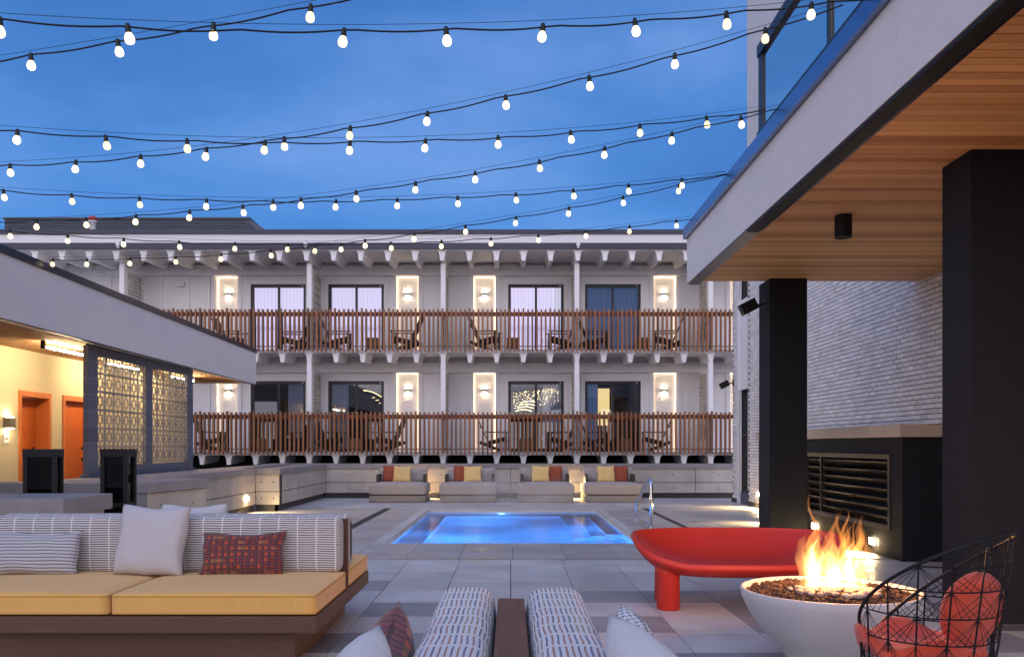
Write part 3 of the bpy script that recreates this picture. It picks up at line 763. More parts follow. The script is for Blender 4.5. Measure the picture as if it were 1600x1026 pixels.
# ================================================================== RETAINING WALLS round the deck
ZR = .90
def panels(parent, p0, p1, z0, z1, n, t=.2, split=.43):
    a, c = Vector(p0), Vector(p1); g = .008
    d = (c-a).normalized(); L = (c-a).length
    for i in range(n):
        q0 = a+d*(L*i/n+g); q1 = a+d*(L*(i+1)/n-g)
        zs = z0+(z1-z0)*split
        for za, zb_ in ((z0, zs-g), (zs+g, z1)): MB().seg(q0, q1, t, za, zb_).build('panel', 'conc', parent)
    b = MB(); nn = Vector((-d.y,d.x)); b.seg(a+nn*.02, c+nn*.02, t-.03, z0, z1); b.build('joint_backing', 'plinth', parent)
    b = MB()
    for i in range(n*2):
        for zz in (z0+(z1-z0)*.2, z0+(z1-z0)*.75):
            q = a+d*(L*(i+.5)/(2*n)); up_ = Vector((0,0,1)); dd = Vector((d.x,d.y,0)); no = Vector((d.y,-d.x,0))
            ctr = Vector((q.x,q.y,zz))+no*.0015
            b.add([ctr+(dd*math.cos(2*PI*k/8)+up_*math.sin(2*PI*k/8))*.017 for k in range(8)], [tuple(range(8))])
    b.build('tie_holes', 'plinth', parent, kind='stuff')
def cap(parent, p0, p1, t, z0=ZR-.13, z1=ZR, over=.03, m='cap'):
    a, c = Vector(p0), Vector(p1); d = (c-a).normalized(); n = Vector((d.y,-d.x))*over
    MB().seg(a+n, c+n, t, z0, z1).build('cap', m, parent, bevel=.008)
YR = 22.6
rw = thing('rear_retaining_wall', 'long low grey concrete wall behind the four daybeds', 'wall')
panels(rw, (-4.87,YR), (7.3,YR), .14, ZR-.13, 5); cap(rw, (-4.87,YR), (7.3,YR), .6); MB().box(-4.9,7.3,YR+.06,YR+.2,0,.14).build('plinth', 'plinth', rw)
lw = thing('left_retaining_wall', 'stepped low concrete wall with cap along the left side of the deck', 'wall')
panels(lw, (-4.87,18.31), (-4.87,YR), .14, ZR-.13, 3); panels(lw, (-5.38,18.1), (-4.872,18.1), .14, ZR-.13, 1); panels(lw, (-5.38,11.6), (-5.38,18.098), .14, ZR-.13, 4)
cap(lw, (-4.87,18.06), (-4.87,YR-.03), .5); cap(lw, (-5.41,18.1), (-4.90,18.1), .5, ZR-.13, ZR+.0015); cap(lw, (-5.38,11.6), (-5.38,18.06), .5)
MB().box(-4.99,-4.93,18.15,YR,0,.14).build('plinth', 'plinth', lw); MB().box(-5.38,-4.93,18.15,18.2,0,.14).build('plinth', 'plinth', lw); MB().box(-5.5,-5.44,11.6,18.15,0,.14).build('plinth', 'plinth', lw)
aw = thing('angled_planter_wall', 'beige concrete planter wall with a thick cap behind the yellow sofa', 'wall')
panels(aw, (-9.0,11.0), (-5.25,11.0), 0, ZR-.13, 2, split=.995); MB().seg((-5.25,11.0),(-4.66,11.0),.2,0,ZR-.13).build('end_panel', 'cap', aw)
panels(aw, (-4.66,11.002), (-4.43,12.5), 0, ZR-.13, 1, split=.995)
cap(aw, (-9,11.0), (-4.63,11.0), .5); 
MB().add([(-4.63,10.97,ZR-.13),(-4.40,12.5,ZR-.13),(-5.36,12.5,ZR-.13),(-5.36,11.47,ZR-.13),(-5.2,11.47,ZR-.13),(-4.63,10.97,ZR+.002),(-4.40,12.5,ZR+.002),(-5.36,12.5,ZR+.002),(-5.36,11.47,ZR+.002),(-5.2,11.47,ZR+.002)],
         [(0,1,6,5),(1,2,7,6),(2,3,8,7),(3,4,9,8),(4,0,5,9),(5,6,7,8,9),(0,4,3,2,1)]).build('cap', 'cap', aw)
struct('terrace', MB().box(-6.5,-5.86,11.5,24.0,.5,ZR-.015).box(-6.62,-4.9,22.8,24.0,.3,ZR-.012).box(-6.5,-6.1,11.5,12.9,.4,ZR-.01), 'cap')
pw = thing('front_planter', 'low concrete planter end with thick cap beside the left black lantern', 'planter')
MB().box(-7.5,-4.24,8.05,8.95,0,.72).build('body', 'conc', pw); MB().box(-7.5,-4.17,8.0,9.0,.72,.88).build('cap', 'cap', pw, bevel=.008)

# step lights
STEP = bpy.data.lights.new('step_lamp','SPOT'); STEP.energy = 95; STEP.color = (1,.68,.30); STEP.spot_size = R(150); STEP.spot_blend = .9; STEP.shadow_soft_size = .04
def steplight(label, loc, rz):
    t = thing('step_light', label, 'wall light', loc, rz, 'recessed step lights')
    MB().box(-.09,.09,-.012,.0,-.04,.04).build('lens', 'step_glow', t)
    b = MB(); b.box(-.105,.105,-.018,0,.041,.055); b.box(-.105,.105,-.018,0,-.055,-.041); b.box(-.105,-.091,-.018,0,-.041,.041); b.box(.091,.105,-.018,0,-.041,.041)
    b.build('bezel', 'sconce', t)
    o = bpy.data.objects.new('step_lamp', STEP); COL.objects.link(o); o.parent = t; o.location = (0,-.03,0); o.rotation_euler = (R(-52),0,0)
    return t
sl0 = steplight('lit rectangular step light low on the black louvered box, nearest the chair', (4.63,10.97,.157), -PI/2)
for loc, rz, lab in (((4.63,13.08,.155),-PI/2,'lit rectangular step light on the black louvered box, seen through the flames'),
                     ((4.63,15.15,.155),-PI/2,'lit step light on the black box behind the first pillar'),
                     ((-5.36,17.45,.30),PI/2,'lit step light on the left concrete wall near its corner'),
                     ((1.47,YR-.02,.36),0,'lit step light on the rear wall between the two right daybeds'),
                     ((-2.36,YR-.02,.36),0,'lit step light on the rear wall between the two left daybeds'),
                     ((4.93+.55,19.0,.3),-PI/2,'lit step light low on the brick wall near its window'),
                     ((-5.36,13.2,.30),PI/2,'lit step light on the left concrete wall behind the white pillow')):
    dup(sl0, loc, rz, lab)

# ================================================================== LEFT BUILDING
lb = thing('left_pavilion', 'low building at left with a deep white fascia and lit yellow porch', 'building')
A = (-5.98, 3.0); Bp = (-6.40, 21.58)
b = MB(); va, vb = Vector(A), Vector(Bp)
for k in range(6): b.seg(va+(vb-va)*((k+.0003)/6), va+(vb-va)*((k+.9990)/6), .18, 2.92, 3.70)
b.build('fascia', 'stucco', lb)
b = MB(); b.seg((-5.955,3.0), (-6.375,21.60), .24, 3.70, 3.80); b.build('coping', 'dark', lb, bevel=.006)
MB().box(-9.6,-6.585,21.36,21.55,2.93,3.69).build('end_fascia', 'stucco', lb)
MB().box(-9.6,-6.62,3.0,21.3,3.55,3.66).build('roof_deck', 'dark', lb)
b = MB(); b.seg((-5.99,3.0), (-6.41,21.57), .04, 2.905, 2.92); b.build('drip_edge', 'dark', lb)
p0_ = None; n = 14
for k in range(n):
    x = -8.0+k*.137
    if x > -6.75: break
    ye = 21.3
    if p0_ is None: p0_ = MB().box(0,.133,3.0,ye,2.95,2.97).build('soffit_board', 'cedar2', lb, bevel=.002); p0_.location = (x,0,0)
    else: inst(p0_, 'soffit_board', (x,0,0), lb)
b = MB(); b.poly([(-6.630,3.0),(-6.162,3.0),(-6.578,21.3),(-6.630,21.3)],'z',2.951,2.971); b.build('soffit_board','cedar2',lb)
MB().box(-8.0,-6.62,3.0,21.3,2.972,2.99).build('soffit_backing', 'dark', lb)
b = MB(); dz0 = .18
d1 = (13.95,14.92); d2 = (15.32,16.35)
for y0, y1 in ((3.0,d1[0]),(d1[1],d2[0]),(d2[1],21.3)): b.box(-8.25,-8.0,y0,y1,dz0,2.96)
for y0, y1 in (d1, d2): b.box(-8.25,-8.0,y0,y1,2.28,2.96)
b.build('wall', 'yellow', lb)
MB().box(-8.3,-5.9,3.0,21.3,.06,.178).build('porch_floor', 'cap', lb)
for (y0, y1), rec in ((d1,.22),(d2,.10)):
    b = MB(); w = .075
    b.box(-8.24,-7.975,y0,y0+w,dz0,2.28); b.box(-8.24,-7.975,y1-w,y1,dz0,2.28); b.box(-8.24,-7.975,y0+w,y1-w,2.28-w-.02,2.28)
    fr = b.build('door_frame', 'orangef', lb, bevel=.004)
    leaf = MB().box(-8.0-rec-.02,-8.0-rec+.02,y0+w,y1-w,dz0+.01,2.18).build('door_leaf', 'orange', lb)
    hy = y1-w-.10
    b = MB(); b.lathe([(.028,0),(.028,.012),(.01,.015)], 12); b.tube([(0,0,.01),(0,0,.06),(0,-.11,.062)], .009, 6)
    hdl = b.build('handle', 'blackmetal', leaf); hdl.rotation_euler = (0,R(90),0); hdl.location = (-8.0-rec+.021,hy,1.12)
    b = MB(); b.lathe([(.026,0),(.024,.018),(0,.02)], 12); db = b.build('deadbolt', 'blackmetal', leaf); db.rotation_euler = (0,R(90),0); db.location = (-8.0-rec+.021,hy,1.33)
    b = MB(); b.lathe([(.010,0),(.010,.006),(0,.007)], 8); db = b.build('peephole', 'blackmetal', leaf); db.rotation_euler = (0,R(90),0); db.location = (-8.0-rec+.021,(y0+y1)/2,1.66)
# plate under the sconce
pl = MB().box(-7.999,-7.985,13.53,13.68,1.42,1.56).build('number_plate', 'white', lb)
b = MB()
for yy in (13.565,13.60,13.625): b.box(-7.985,-7.983,yy,yy+.014,1.47,1.515)
b.build('numeral', 'cable', pl)
ps = dup(sc0, (-8.0,13.62,1.74), PI/2, 'brushed cylinder sconce glowing on the yellow porch wall left of the doors'); ps.scale = (1.15,1.15,1.9); ps['group'] = 'porch lights'
tl = thing('tube_light', 'slim glowing tube light under the porch ceiling at left', 'light', (-7.0,13.5,2.86))
MB().tube([(0,-.62,0),(0,.75,0)], .017, 10).build('tube', 'tube_glow', tl, smooth=True)
for y in (-.64,.75): MB().box(-.025,.025,y-.03,y+.03,-.03,.09).build('end_bracket', 'blackmetal', tl)
dup(tl, (-7.25,16.0,2.86), 0, 'second slim glowing tube light, seen through the near field of the breeze block screen')
dup(tl, (-7.25,18.9,2.86), 0, 'third slim glowing tube light, at the far end of the porch')

# breeze block screen
bs = thing('breeze_block_screen', 'blue grey masonry screen with two fields of pierced decorative blocks', 'screen wall', (-6.42,0,0))
ya, yb = 13.06, 17.36; th = .085; z0 = ZR; z1 = 2.905; bl = .02
base = .16; rh = (z1-z0-base-.13)/6
pil = [(ya,ya+.30),(15.17,15.40),(yb-.27,yb)]
MB().box(-th+.02,-.02,ya+.01,yb-.01,z0-.3,z0+base).build('base_course', 'block', bs)
MB().box(-th-.05,.05,ya,yb,z0-.02,z0+.03).build('curb', 'block', bs)
for j in range(8):
    h = (z1-z0-.0)/8; za = z0+.03+j*((z1-z0-.03)/8)
    for (y0, y1) in pil: MB().box(-th,0,y0,y1,za+.004,za+(z1-z0-.03)/8-.004).build('pier_block', 'block', bs, bevel=.004)
MB().box(-th+.01,-.01,pil[0][1],pil[2][0],z1-.13,z1).build('top_course', 'block', bs); MB().box(-th+.03,-.03,ya+.02,yb-.02,z1,2.945).build('packer', 'dark', bs)
for (y0,y1) in pil: MB().box(-th+.006,-.006,y0+.006,y1-.006,z0,z1).build('pier_mortar', 'breeze', bs)
def breeze(w, h):
    b = MB(); t = .016; x0, x1 = -.05, -.026
    b.box(x0,x1,0.001,t,0.001,h-.001); b.box(x0,x1,w-t,w-.001,0.001,h-.001); b.box(x0,x1,t,w-t,0.001,t); b.box(x0,x1,t,w-t,h-t,h-.001)
    ci, cj, q = w*.25, h*.25, .018; X0_, X1_ = x0+.004, x1-.004
    b.box(X0_,X1_,ci,w-ci,cj,cj+q); b.box(X0_,X1_,ci,w-ci,h-cj-q,h-cj); b.box(X0_,X1_,ci,ci+q,cj+q,h-cj-q); b.box(X0_,X1_,w-ci-q,w-ci,cj+q,h-cj-q)
    b.box(X0_,X1_,t,ci,h/2-q/2,h/2+q/2); b.box(X0_,X1_,w-ci,w-t,h/2-q/2,h/2+q/2); b.box(X0_,X1_,w/2-q/2,w/2+q/2,t,cj); b.box(X0_,X1_,w/2-q/2,w/2+q/2,h-cj,h-t)
    return b
for f, (y0, y1) in enumerate(((pil[0][1],pil[1][0]),(pil[1][1],pil[2][0]))):
    w = (y1-y0)/6; src = None
    for i in range(6):
        for j in range(6):
            loc = (0, y0+i*w, z0+base+.02+j*rh)
            if src is None: src = breeze(w, rh).build('breeze_block', 'breeze', bs); src.location = loc
            else: inst(src, 'breeze_block', loc, bs)

# lanterns
def lantern(label, loc, rz, w, h):
    t = thing('tower_lantern', label, 'lantern', loc, rz, 'black tower lanterns')
    f = .042; hw = w/2
    for sx in (-1,1):
        for sy in (-1,1): MB().box(sx*hw-(f if sx>0 else 0), sx*hw+(0 if sx>0 else f), sy*hw-(f if sy>0 else 0), sy*hw+(0 if sy>0 else f), .04, h-.04).build('corner_post', 'blackmetal', t)
    MB().box(-hw-.005,hw+.005,-hw-.005,hw+.005,h-.09,h).build('top', 'blackmetal', t, bevel=.005); MB().box(-hw-.005,hw+.005,-hw-.005,hw+.005,0,.10).build('base', 'blackmetal', t, bevel=.005)
    b = MB(); zz = h*.52
    for s in (-1,1): b.box(-hw+f,hw-f,s*(hw-.012)-.01,s*(hw-.012)+.01,zz,zz+.04); b.box(s*(hw-.012)-.01,s*(hw-.012)+.01,-hw+f,hw-f,zz,zz+.04)
    b.build('cross_bar', 'blackmetal', t)
    for s in (-1,1):
        MB().box(-hw+f,hw-f,s*(hw-.03)-.002,s*(hw-.03)+.002,.1,h-.09).build('pane', 'glassdark', t)
        MB().box(s*(hw-.03)-.002,s*(hw-.03)+.002,-hw+f,hw-f,.1,h-.09).build('pane', 'glassdark', t)
    MB().lathe([(.07,.1),(.07,.5),(.05,.52),(.05,h*.6)], 14).build('burner', 'bronze', t, smooth=True)
    b = MB()
    for j in range(7):
        for i in range(6): b.obox((-.055+.022*i, -.075, h*.48+.026*j), (.012,.006,.015))
    b.build('burner_grille', 'sconce', t, kind='stuff')
    return t
lantern('black metal framed glass lantern with wide side, left one before the orange doors', (-5.22,9.6,0), R(14), .33, 1.34)
lantern('narrower black metal framed glass lantern in front of the breeze block screen', (-4.45,9.75,0), R(3), .29, 1.34)

# ================================================================== RIGHT: BRICK WALL, LOUVER BOX
XB = 5.5
bw = bpy.data.objects.new('brick_wall', None); COL.objects.link(bw); bw.location = (XB,0,0)
tag(bw, 'tall whitewashed brick wall running back on the right side', 'wall')
mt_ = MB()
wy = (19.9, 20.7)
mt_.box(.012,.25,5.0,wy[0],0,5.6); mt_.box(.012,.25,wy[1],21.3,0,5.6)
mt_.build('mortar_bed', 'mortar', bw)
cz, cl = .0677, .2033
b300 = MB().box(-.012,.05,.005,cl-.005,.0055,cz-.0055).build('brick', 'brick', bw); placed = False; bcount = 0
rest = MB()
for j in range(int(5.55/cz)):
    z = .10+j*cz
    if z > 5.5: break
    off = (j % 2)*cl/2
    for i in range(0, 90):
        y = 5.0+off+i*cl
        if y+cl > 21.3: 
            continue
        if y+cl > wy[0] and y < wy[1]: continue
        if z < 1.55 and y < 15.9: continue
        if 10.85 <= y < 12.75 and 1.6 < z < 3.66 and bcount < 300:
            jt = random.uniform(-.002,.002)
            if not placed: b300.location = (jt,y,z); placed = True
            else: inst(b300, 'brick', (jt,y,z), bw)
            bcount += 1
        elif y > 10.0 or z > 1.55:
            if z > 3.9 and y < 11.5: continue
            jt = random.uniform(-.002,.002); rest.box(-.012+jt,.05,y+.005,y+cl-.005,z+.0055,z+cz-.0055)
rest.build('far_bricks', 'brick', bw, kind='stuff')
MB().box(-.03,.05,15.9,wy[0]-.01,0,.10).build('base_flashing', 'plinth', bw); MB().box(-.03,.05,wy[1]+.1,21.3,0,.10).build('base_flashing', 'plinth', bw)
b = MB(); y0, y1 = wy
b.box(-.05,.03,y1-.14,y1,0,6.2); b.build('window_jamb', 'facade', bw); MB().box(-.025,.03,y0,y1-.14,2.70,4.82).build('spandrel', 'facade', bw)
for za, zb_ in ((.26,2.70),(4.82,6.2)):
    MB().box(.10,.14,y0,y1-.14,za,zb_).build('pane', 'glassblue', bw); MB().box(.05,.10,y0,y1-.14,za,za+.06).build('sill', 'winframe', bw)
    MB().box(.05,.10,y1-.19,y1-.14,za+.06,zb_).build('window_frame', 'winframe', bw); MB().box(.05,.10,y0,y1-.19,min(za+1.35,zb_-.1),min(za+1.4,zb_-.05)).build('window_frame', 'winframe', bw)
MB().box(.0,.14,y0,y1-.14,0,.26).build('window_apron', 'roofbox', bw); MB().box(.16,.24,y0-.1,y1+.1,0,6.2).build('room_shell', 'room', bw)
b = pleats(0,.6,.3,2.6,0,.02,.08).build('curtain', 'cur_dim', bw); b.rotation_euler = (0,0,PI/2); b.location = (.155,y0+.02,0)
spk0 = None
def speaker(label, loc, rz, s):
    t = thing('outdoor_speaker', label, 'speaker', loc, 0, 'black outdoor speakers')
    m = Matrix.Rotation(R(rz),3,'Y')
    MB().obox((-.14*s,0,0),(.30*s,.20*s,.20*s),m).build('cabinet','blackmetal',t,bevel=.01)
    MB().tube([(0,0,.02),(.16*s,0,.05)], .02*s, 8).build('bracket','blackmetal',t); MB().box(.15*s,.18*s,-.04,.04,-.02,.12).build('bracket_plate','blackmetal',t)
    return t
speaker('tilted black speaker mounted high on the first black pillar', (3.30,11.55,3.24), -27, .75)
speaker('small tilted black speaker at the far brick corner', (5.36,21.15,2.72+.16), -27, .72)

bx_ = thing('louver_enclosure', 'black plastered equipment box with a stone cap beneath the brick wall', 'enclosure', (4.65,10.2,0))
b = MB(); ly0, ly1 = .30, 3.35      # louver opening along y
X1_ = XB-4.65-.02
b.box(0,X1_,0,ly0,0,1.48); b.box(0,X1_,ly1,5.9,0,1.48); b.box(0,X1_,ly0,ly1,0,.34); b.box(0,X1_,ly0,ly1,1.27,1.48); b.box(.4,X1_,ly0,ly1,.34,1.27)
b.build('body', 'black', bx_)
b = MB(); b.box(-.05,X1_-.001,-.05,5.92,1.48,1.63); b.build('stone_cap', 'stone', bx_, bevel=.006)
b = MB(); e = .06
b.box(-.02,.06,ly0,ly0+e,.34,1.27); b.box(-.02,.06,ly1-e,ly1,.34,1.27); b.box(-.02,.06,ly0+e,ly1-e,.34,.34+e); b.box(-.02,.06,ly0+e,ly1-e,1.27-e,1.27); b.box(-.022,.06,2.62,2.66,.40,1.21)
b.build('louver_frame', 'bronze', bx_)
for j in range(7):
    z = .43+j*.113
    m = Matrix.Rotation(R(38),3,'Y')
    MB().obox((.045,(ly0+ly1)/2,z+.03),(.13,ly1-ly0-2*e,.008),m).build('louver_blade','bronze',bx_)

# ================================================================== RIGHT: CANOPY AND PILLARS
ZS = 3.58
cn = thing('right_canopy', 'big overhanging canopy at right with white stucco fascia and cedar underside', 'canopy')

b = MB()
for k in range(4): b.box(2.40,2.56,-1.0+12.7*k/4+.002,-1.0+12.7*(k+1)/4-(.002 if k < 3 else 0),ZS,4.184)
b.build('fascia','stucco',cn); MB().box(2.41,2.55,-.99,11.69,ZS+.004,4.182).build('fascia_backing','dark',cn)
MB().box(2.561,7.5,11.54,11.7,ZS+.04,4.184).build('end_fascia','stucco',cn)
MB().box(2.35,2.62,-1.0,11.72,4.186,4.335).build('coping','copeblue',cn,bevel=.006)
MB().box(2.403,2.55,8.75,11.66,ZS-.02,ZS-.002).build('drip_edge','dark',cn)
MB().box(2.405,2.525,-1.0,8.75,ZS-.035,ZS-.002).build('screen_track','blackmetal',cn,bevel=.01)
MB().box(2.53,2.56,-1.0,8.75,ZS-.02,ZS-.002).build('screen_track','dark',cn)
pb = None; w = .095; k = 0; y = -1.0
while y < 11.5:
    if pb is None: pb = MB().box(2.565,XB-.02,.003,w-.003,-.018,0).build('soffit_board','cedar',cn,bevel=.0025); pb.location = (0,y,ZS+.02)
    else: inst(pb,'soffit_board',(0,y,ZS+.02+random.uniform(-.001,.001)),cn)
    y += w
MB().box(2.565,7.5,-1.0,11.5,ZS+.024,ZS+.06).build('soffit_backing','dark',cn)
MB().box(2.56,7.5,-1.0,11.54,3.9,4.05).build('roof_slab','dark',cn)
# upper storey behind the parapet
ub = thing('upper_storey', 'white upper storey corner with a dark framed window above the canopy', 'building')
MB().box(3.0,3.25,10.3,10.9,4.05,9).build('wall','stucco',ub); MB().box(3.26,7.5,10.7,10.9,4.05,9).build('end_wall','stucco',ub)
MB().box(3.0,3.25,-1,10.3,6.16,9).build('upper_wall','stucco',ub); MB().box(3.0,3.25,-1,10.3,4.05,5.04).build('lower_wall','dark',ub)
b = MB(); b.box(2.95,3.2,-1,10.3,6.02,6.155); b.build('window_head','winframe',ub); MB().box(2.95,3.2,-1,10.3,5.045,5.12).build('window_sill','winframe',ub)
fr = MB().box(2.97,3.2,10.14,10.299,5.121,6.019).build('window_frame','winframe',ub)
for yy in (8.0,5.9,3.6): MB().box(2.965,2.989,yy,yy+.06,5.121,6.019).build('mullion','winframe',ub)
for y0, y1 in ((8.05,10.14),(5.98,8.0),(3.68,5.9),(-1,3.6)): MB().box(2.99,2.996,y0,y1,5.121,6.019).build('pane','glassblue',ub)
MB().box(3.9,3.95,-1,10.3,4.9,6.2).build('room_back','cur_blue',ub)
# pillars
def pillar(label, x, y):
    t = thing('canopy_pillar', label, 'pillar', (x,y,0), 0, 'black canopy pillars')
    MB().box(-.247,.247,-.247,.247,0,ZS+.002).build('shaft','black',t,bevel=.004); MB().box(-.252,.252,-.252,.252,-.002,.05).build('base_trim','plinth',t)
pillar('square black pillar farther back with a speaker mounted on its side', 3.665, 11.33-.0+.247)
b = thing('canopy_pillar', 'wide black pillar at the right edge behind the wire chair', 'pillar', (3.43,6.4,0), 0, 'black canopy pillars')
MB().box(0,1.3,0,.43,0,ZS+.002).build('shaft','black',b,bevel=.004); MB().box(-.005,1.3,-.005,.435,-.002,.05).build('base_trim','plinth',b)
dl = thing('ceiling_downlight', 'black cylinder downlight hanging from the cedar soffit', 'ceiling light', (3.19,8.24,ZS+.003))
MB().lathe([(.06,-.21),(.078,-.215),(.08,-.2),(.08,0)], 28).build('housing','blackmetal',dl,smooth=False)
MB().lathe([(0,-.205),(.055,-.205),(.055,-.2)], 20).build('lens','down_glow',dl)
dup(dl, (3.9,4.2,ZS+.003), 0, 'added black cylinder downlight, out of view overhead, brightening the soffit')  # unseen lamp added to brighten the cedar boards by bounce

# ================================================================== STRING LIGHTS
sl = [(4.0,5.7,.35,3.82,4.35,[.396,.471,.608,.677,.746,.814,.885,.954],[(17,45),(199,57),(537,62),(697,58),(848,51),(993,43),(1135,32),(1267,20)]),
 (6.4,4.6,.15,3.95,4.5,[.343,.419,.499,.576],None),
 (5.8,7.97,.35,3.82,4.5,[.289,.358,.425,.492,.568,.639,.71,.784,.858,.932],None),
 (7.9,6.1,.35,3.95,4.5,[.207,.283,.355,.426,.506,.572,.646,.718,.792,.865,.939],None),
 (8.3,9.4,.25,3.95,4.35,[.136,.21,.285,.361,.437,.511,.584,.657,.729,.801,.872,.941],None),
 (9.4,7.57,.25,3.82,4.35,[.128,.197,.266,.337,.405,.478,.545,.615,.683,.754,.824,.894,.963],None),
 (10.2,11.25,.25,3.95,4.35,[.022,.098,.173,.248,.325,.399,.474,.546,.62,.693,.764,.836,.904,.977],None),
 (11.4,9.4,.25,3.85,4.35,[.01,.07,.145,.22,.295,.373,.442,.516,.588,.66,.73,.801,.871,.942],None)]
labs = ['topmost string of warm bulbs, crossing almost level near the top edge', 'second string from the top, climbing steeply out of the top edge', 'string of bulbs sagging level across the sky below the window frame',
 'string of bulbs climbing from left middle to the top right window', 'string of bulbs sagging level just above the hotel roof', 'string of bulbs rising from the hotel roof at left to the canopy at right',
 'string of bulbs hanging across the white roof band', 'lowest string of bulbs, rising from the left fascia to the canopy corner']
sock = None
sock_mb = MB().lathe([(0,.010),(.011,.008),(.014,-.004),(.016,-.022),(.0175,-.040),(.016,-.044),(0,-.044)], 10)
bulb_mb = MB().lathe([(.013,-.040),(.018,-.048),(.0250,-.062),(.0280,-.077),(.0255,-.092),(.018,-.101),(.009,-.105),(0,-.106)], 12)
for (dl_, dr_, sag, zl, zr, ts, _), lab in zip(sl, labs):
    xl, xr = -6.15, 2.42
    def pt(t, s=sag): return Vector((xl+(2.36-xl)*t, dl_+(dr_-dl_)*t, zl+(zr-zl)*t-4*s*t*(1-t)))
    t_ = thing('string_lights', lab, 'string lights', (0,0,0), 0, 'strings of festoon bulbs over the deck')
    npt = 120; rr = random.Random(int(dl_*10))
    # cable hangs in small swags between sockets, under a taut guy wire
    nodes = sorted(ts); pts = []
    ph = rr.random()*6
    for k in range(npt+1):
        t = k/npt; p = pt(t); 
        sp_ = .072; q = ((t-nodes[0])/sp_) % 1
        p.z -= .016*math.sin(PI*q)+.004*math.sin(23*t+ph); p.x += 0; pts.append(p)
    MB().tube(pts, .0058, 5).build('cable','cable',t_)
    MB().tube([pt(k/24, sag*.985)+Vector((0,0,.028)) for k in range(25)], .0018, 4).build('guy_wire','cable',t_)
    pl_ = pt(0); pr_ = pt(1)
    for t in nodes:
        p = pt(t); p.z += .004
        if sock is None:
            sock = sock_mb.build('bulb_socket','cable',t_,smooth=True); so = sock; so.location = p
            bulb = bulb_mb.build('bulb','bulb',so,smooth=True)
        else:
            so = inst(sock,'bulb_socket',p,t_,(rr.uniform(-.12,.12),rr.uniform(-.12,.12),0)); bo = inst(bulb,'bulb',(0,0,0),so)

# ================================================================== DAYBEDS
def daybed(label, x, w):
    t = thing('daybed', label, 'daybed', (x,20.75,0), 0, 'grey daybeds along the rear wall')
    d = 1.45
    o = rounded(w-.03,d-.05,.17,.02,n=4); o.build('base','greyb',t,smooth=True).location = (0,d/2,.085)
    o = rounded(w,d*.98,.27,.06,.03,n=10).build('mattress','greyc',t,smooth=True); o.location = (0,d/2-.01,.315)
    for s in (-1,1):
        o = MB().box(-.035,.035,-.25,.25,0,.24).build('armrest','bronze',t,bevel=.01); o.location = (s*(w/2-.11),d-.42,.42)
        o = pillow_mb(w*.47,.40,.20,seed=int(x*10)+s).build('back_cushion','greyc',t,smooth=True,merge=.0005); o.location = (s*w*.225,d-.22,.43); o.rotation_euler = (R(-14),0,0)
    return t
g = 20.75/1342
beds = [(620,90,'grey daybed at the far left of the rear row',0),(731,90,'second grey daybed from the left in the rear row',0),(853.5,89,'third grey daybed from the left, before the lit wall gap',1),(959.5,91,'grey daybed at the right end of the rear row, behind the handrail',1)]
nm = ['far left daybed','second daybed from the left','third daybed from the left','right end daybed']
pil_px = [((611,729),(627,729)),((722,729),(738,729)),((865,729),(844.5,729)),((968,729),(948,729))]
for i, (px, w, lab, _) in enumerate(beds):
    X = (px-798)*g; daybed(lab, X, w*g)
    g2 = 21.8/1342
    rx, yx = (pil_px[i][0][0]-798)*21.8/1342, (pil_px[i][1][0]-798)*21.6/1342
    o = pillow_mb(.44,.44,.13,seed=i+20).build('throw_pillow','rust',smooth=True,merge=.0005); put(o,(rx,21.8,.455),(R(-16),0,R(random.uniform(-8,8))))
    tag(o,'rust red square pillow on the '+nm[i],'pillow','rust pillows on the daybeds')
    o = pillow_mb(.46,.44,.14,seed=i+30).build('throw_pillow','daypillow',smooth=True,merge=.0005); put(o,(yx,21.62,.455),(R(-18),R(random.uniform(-3,3)),R(random.uniform(-8,8))))
    tag(o,'pale yellow square pillow on the '+nm[i],'pillow','yellow pillows on the daybeds')

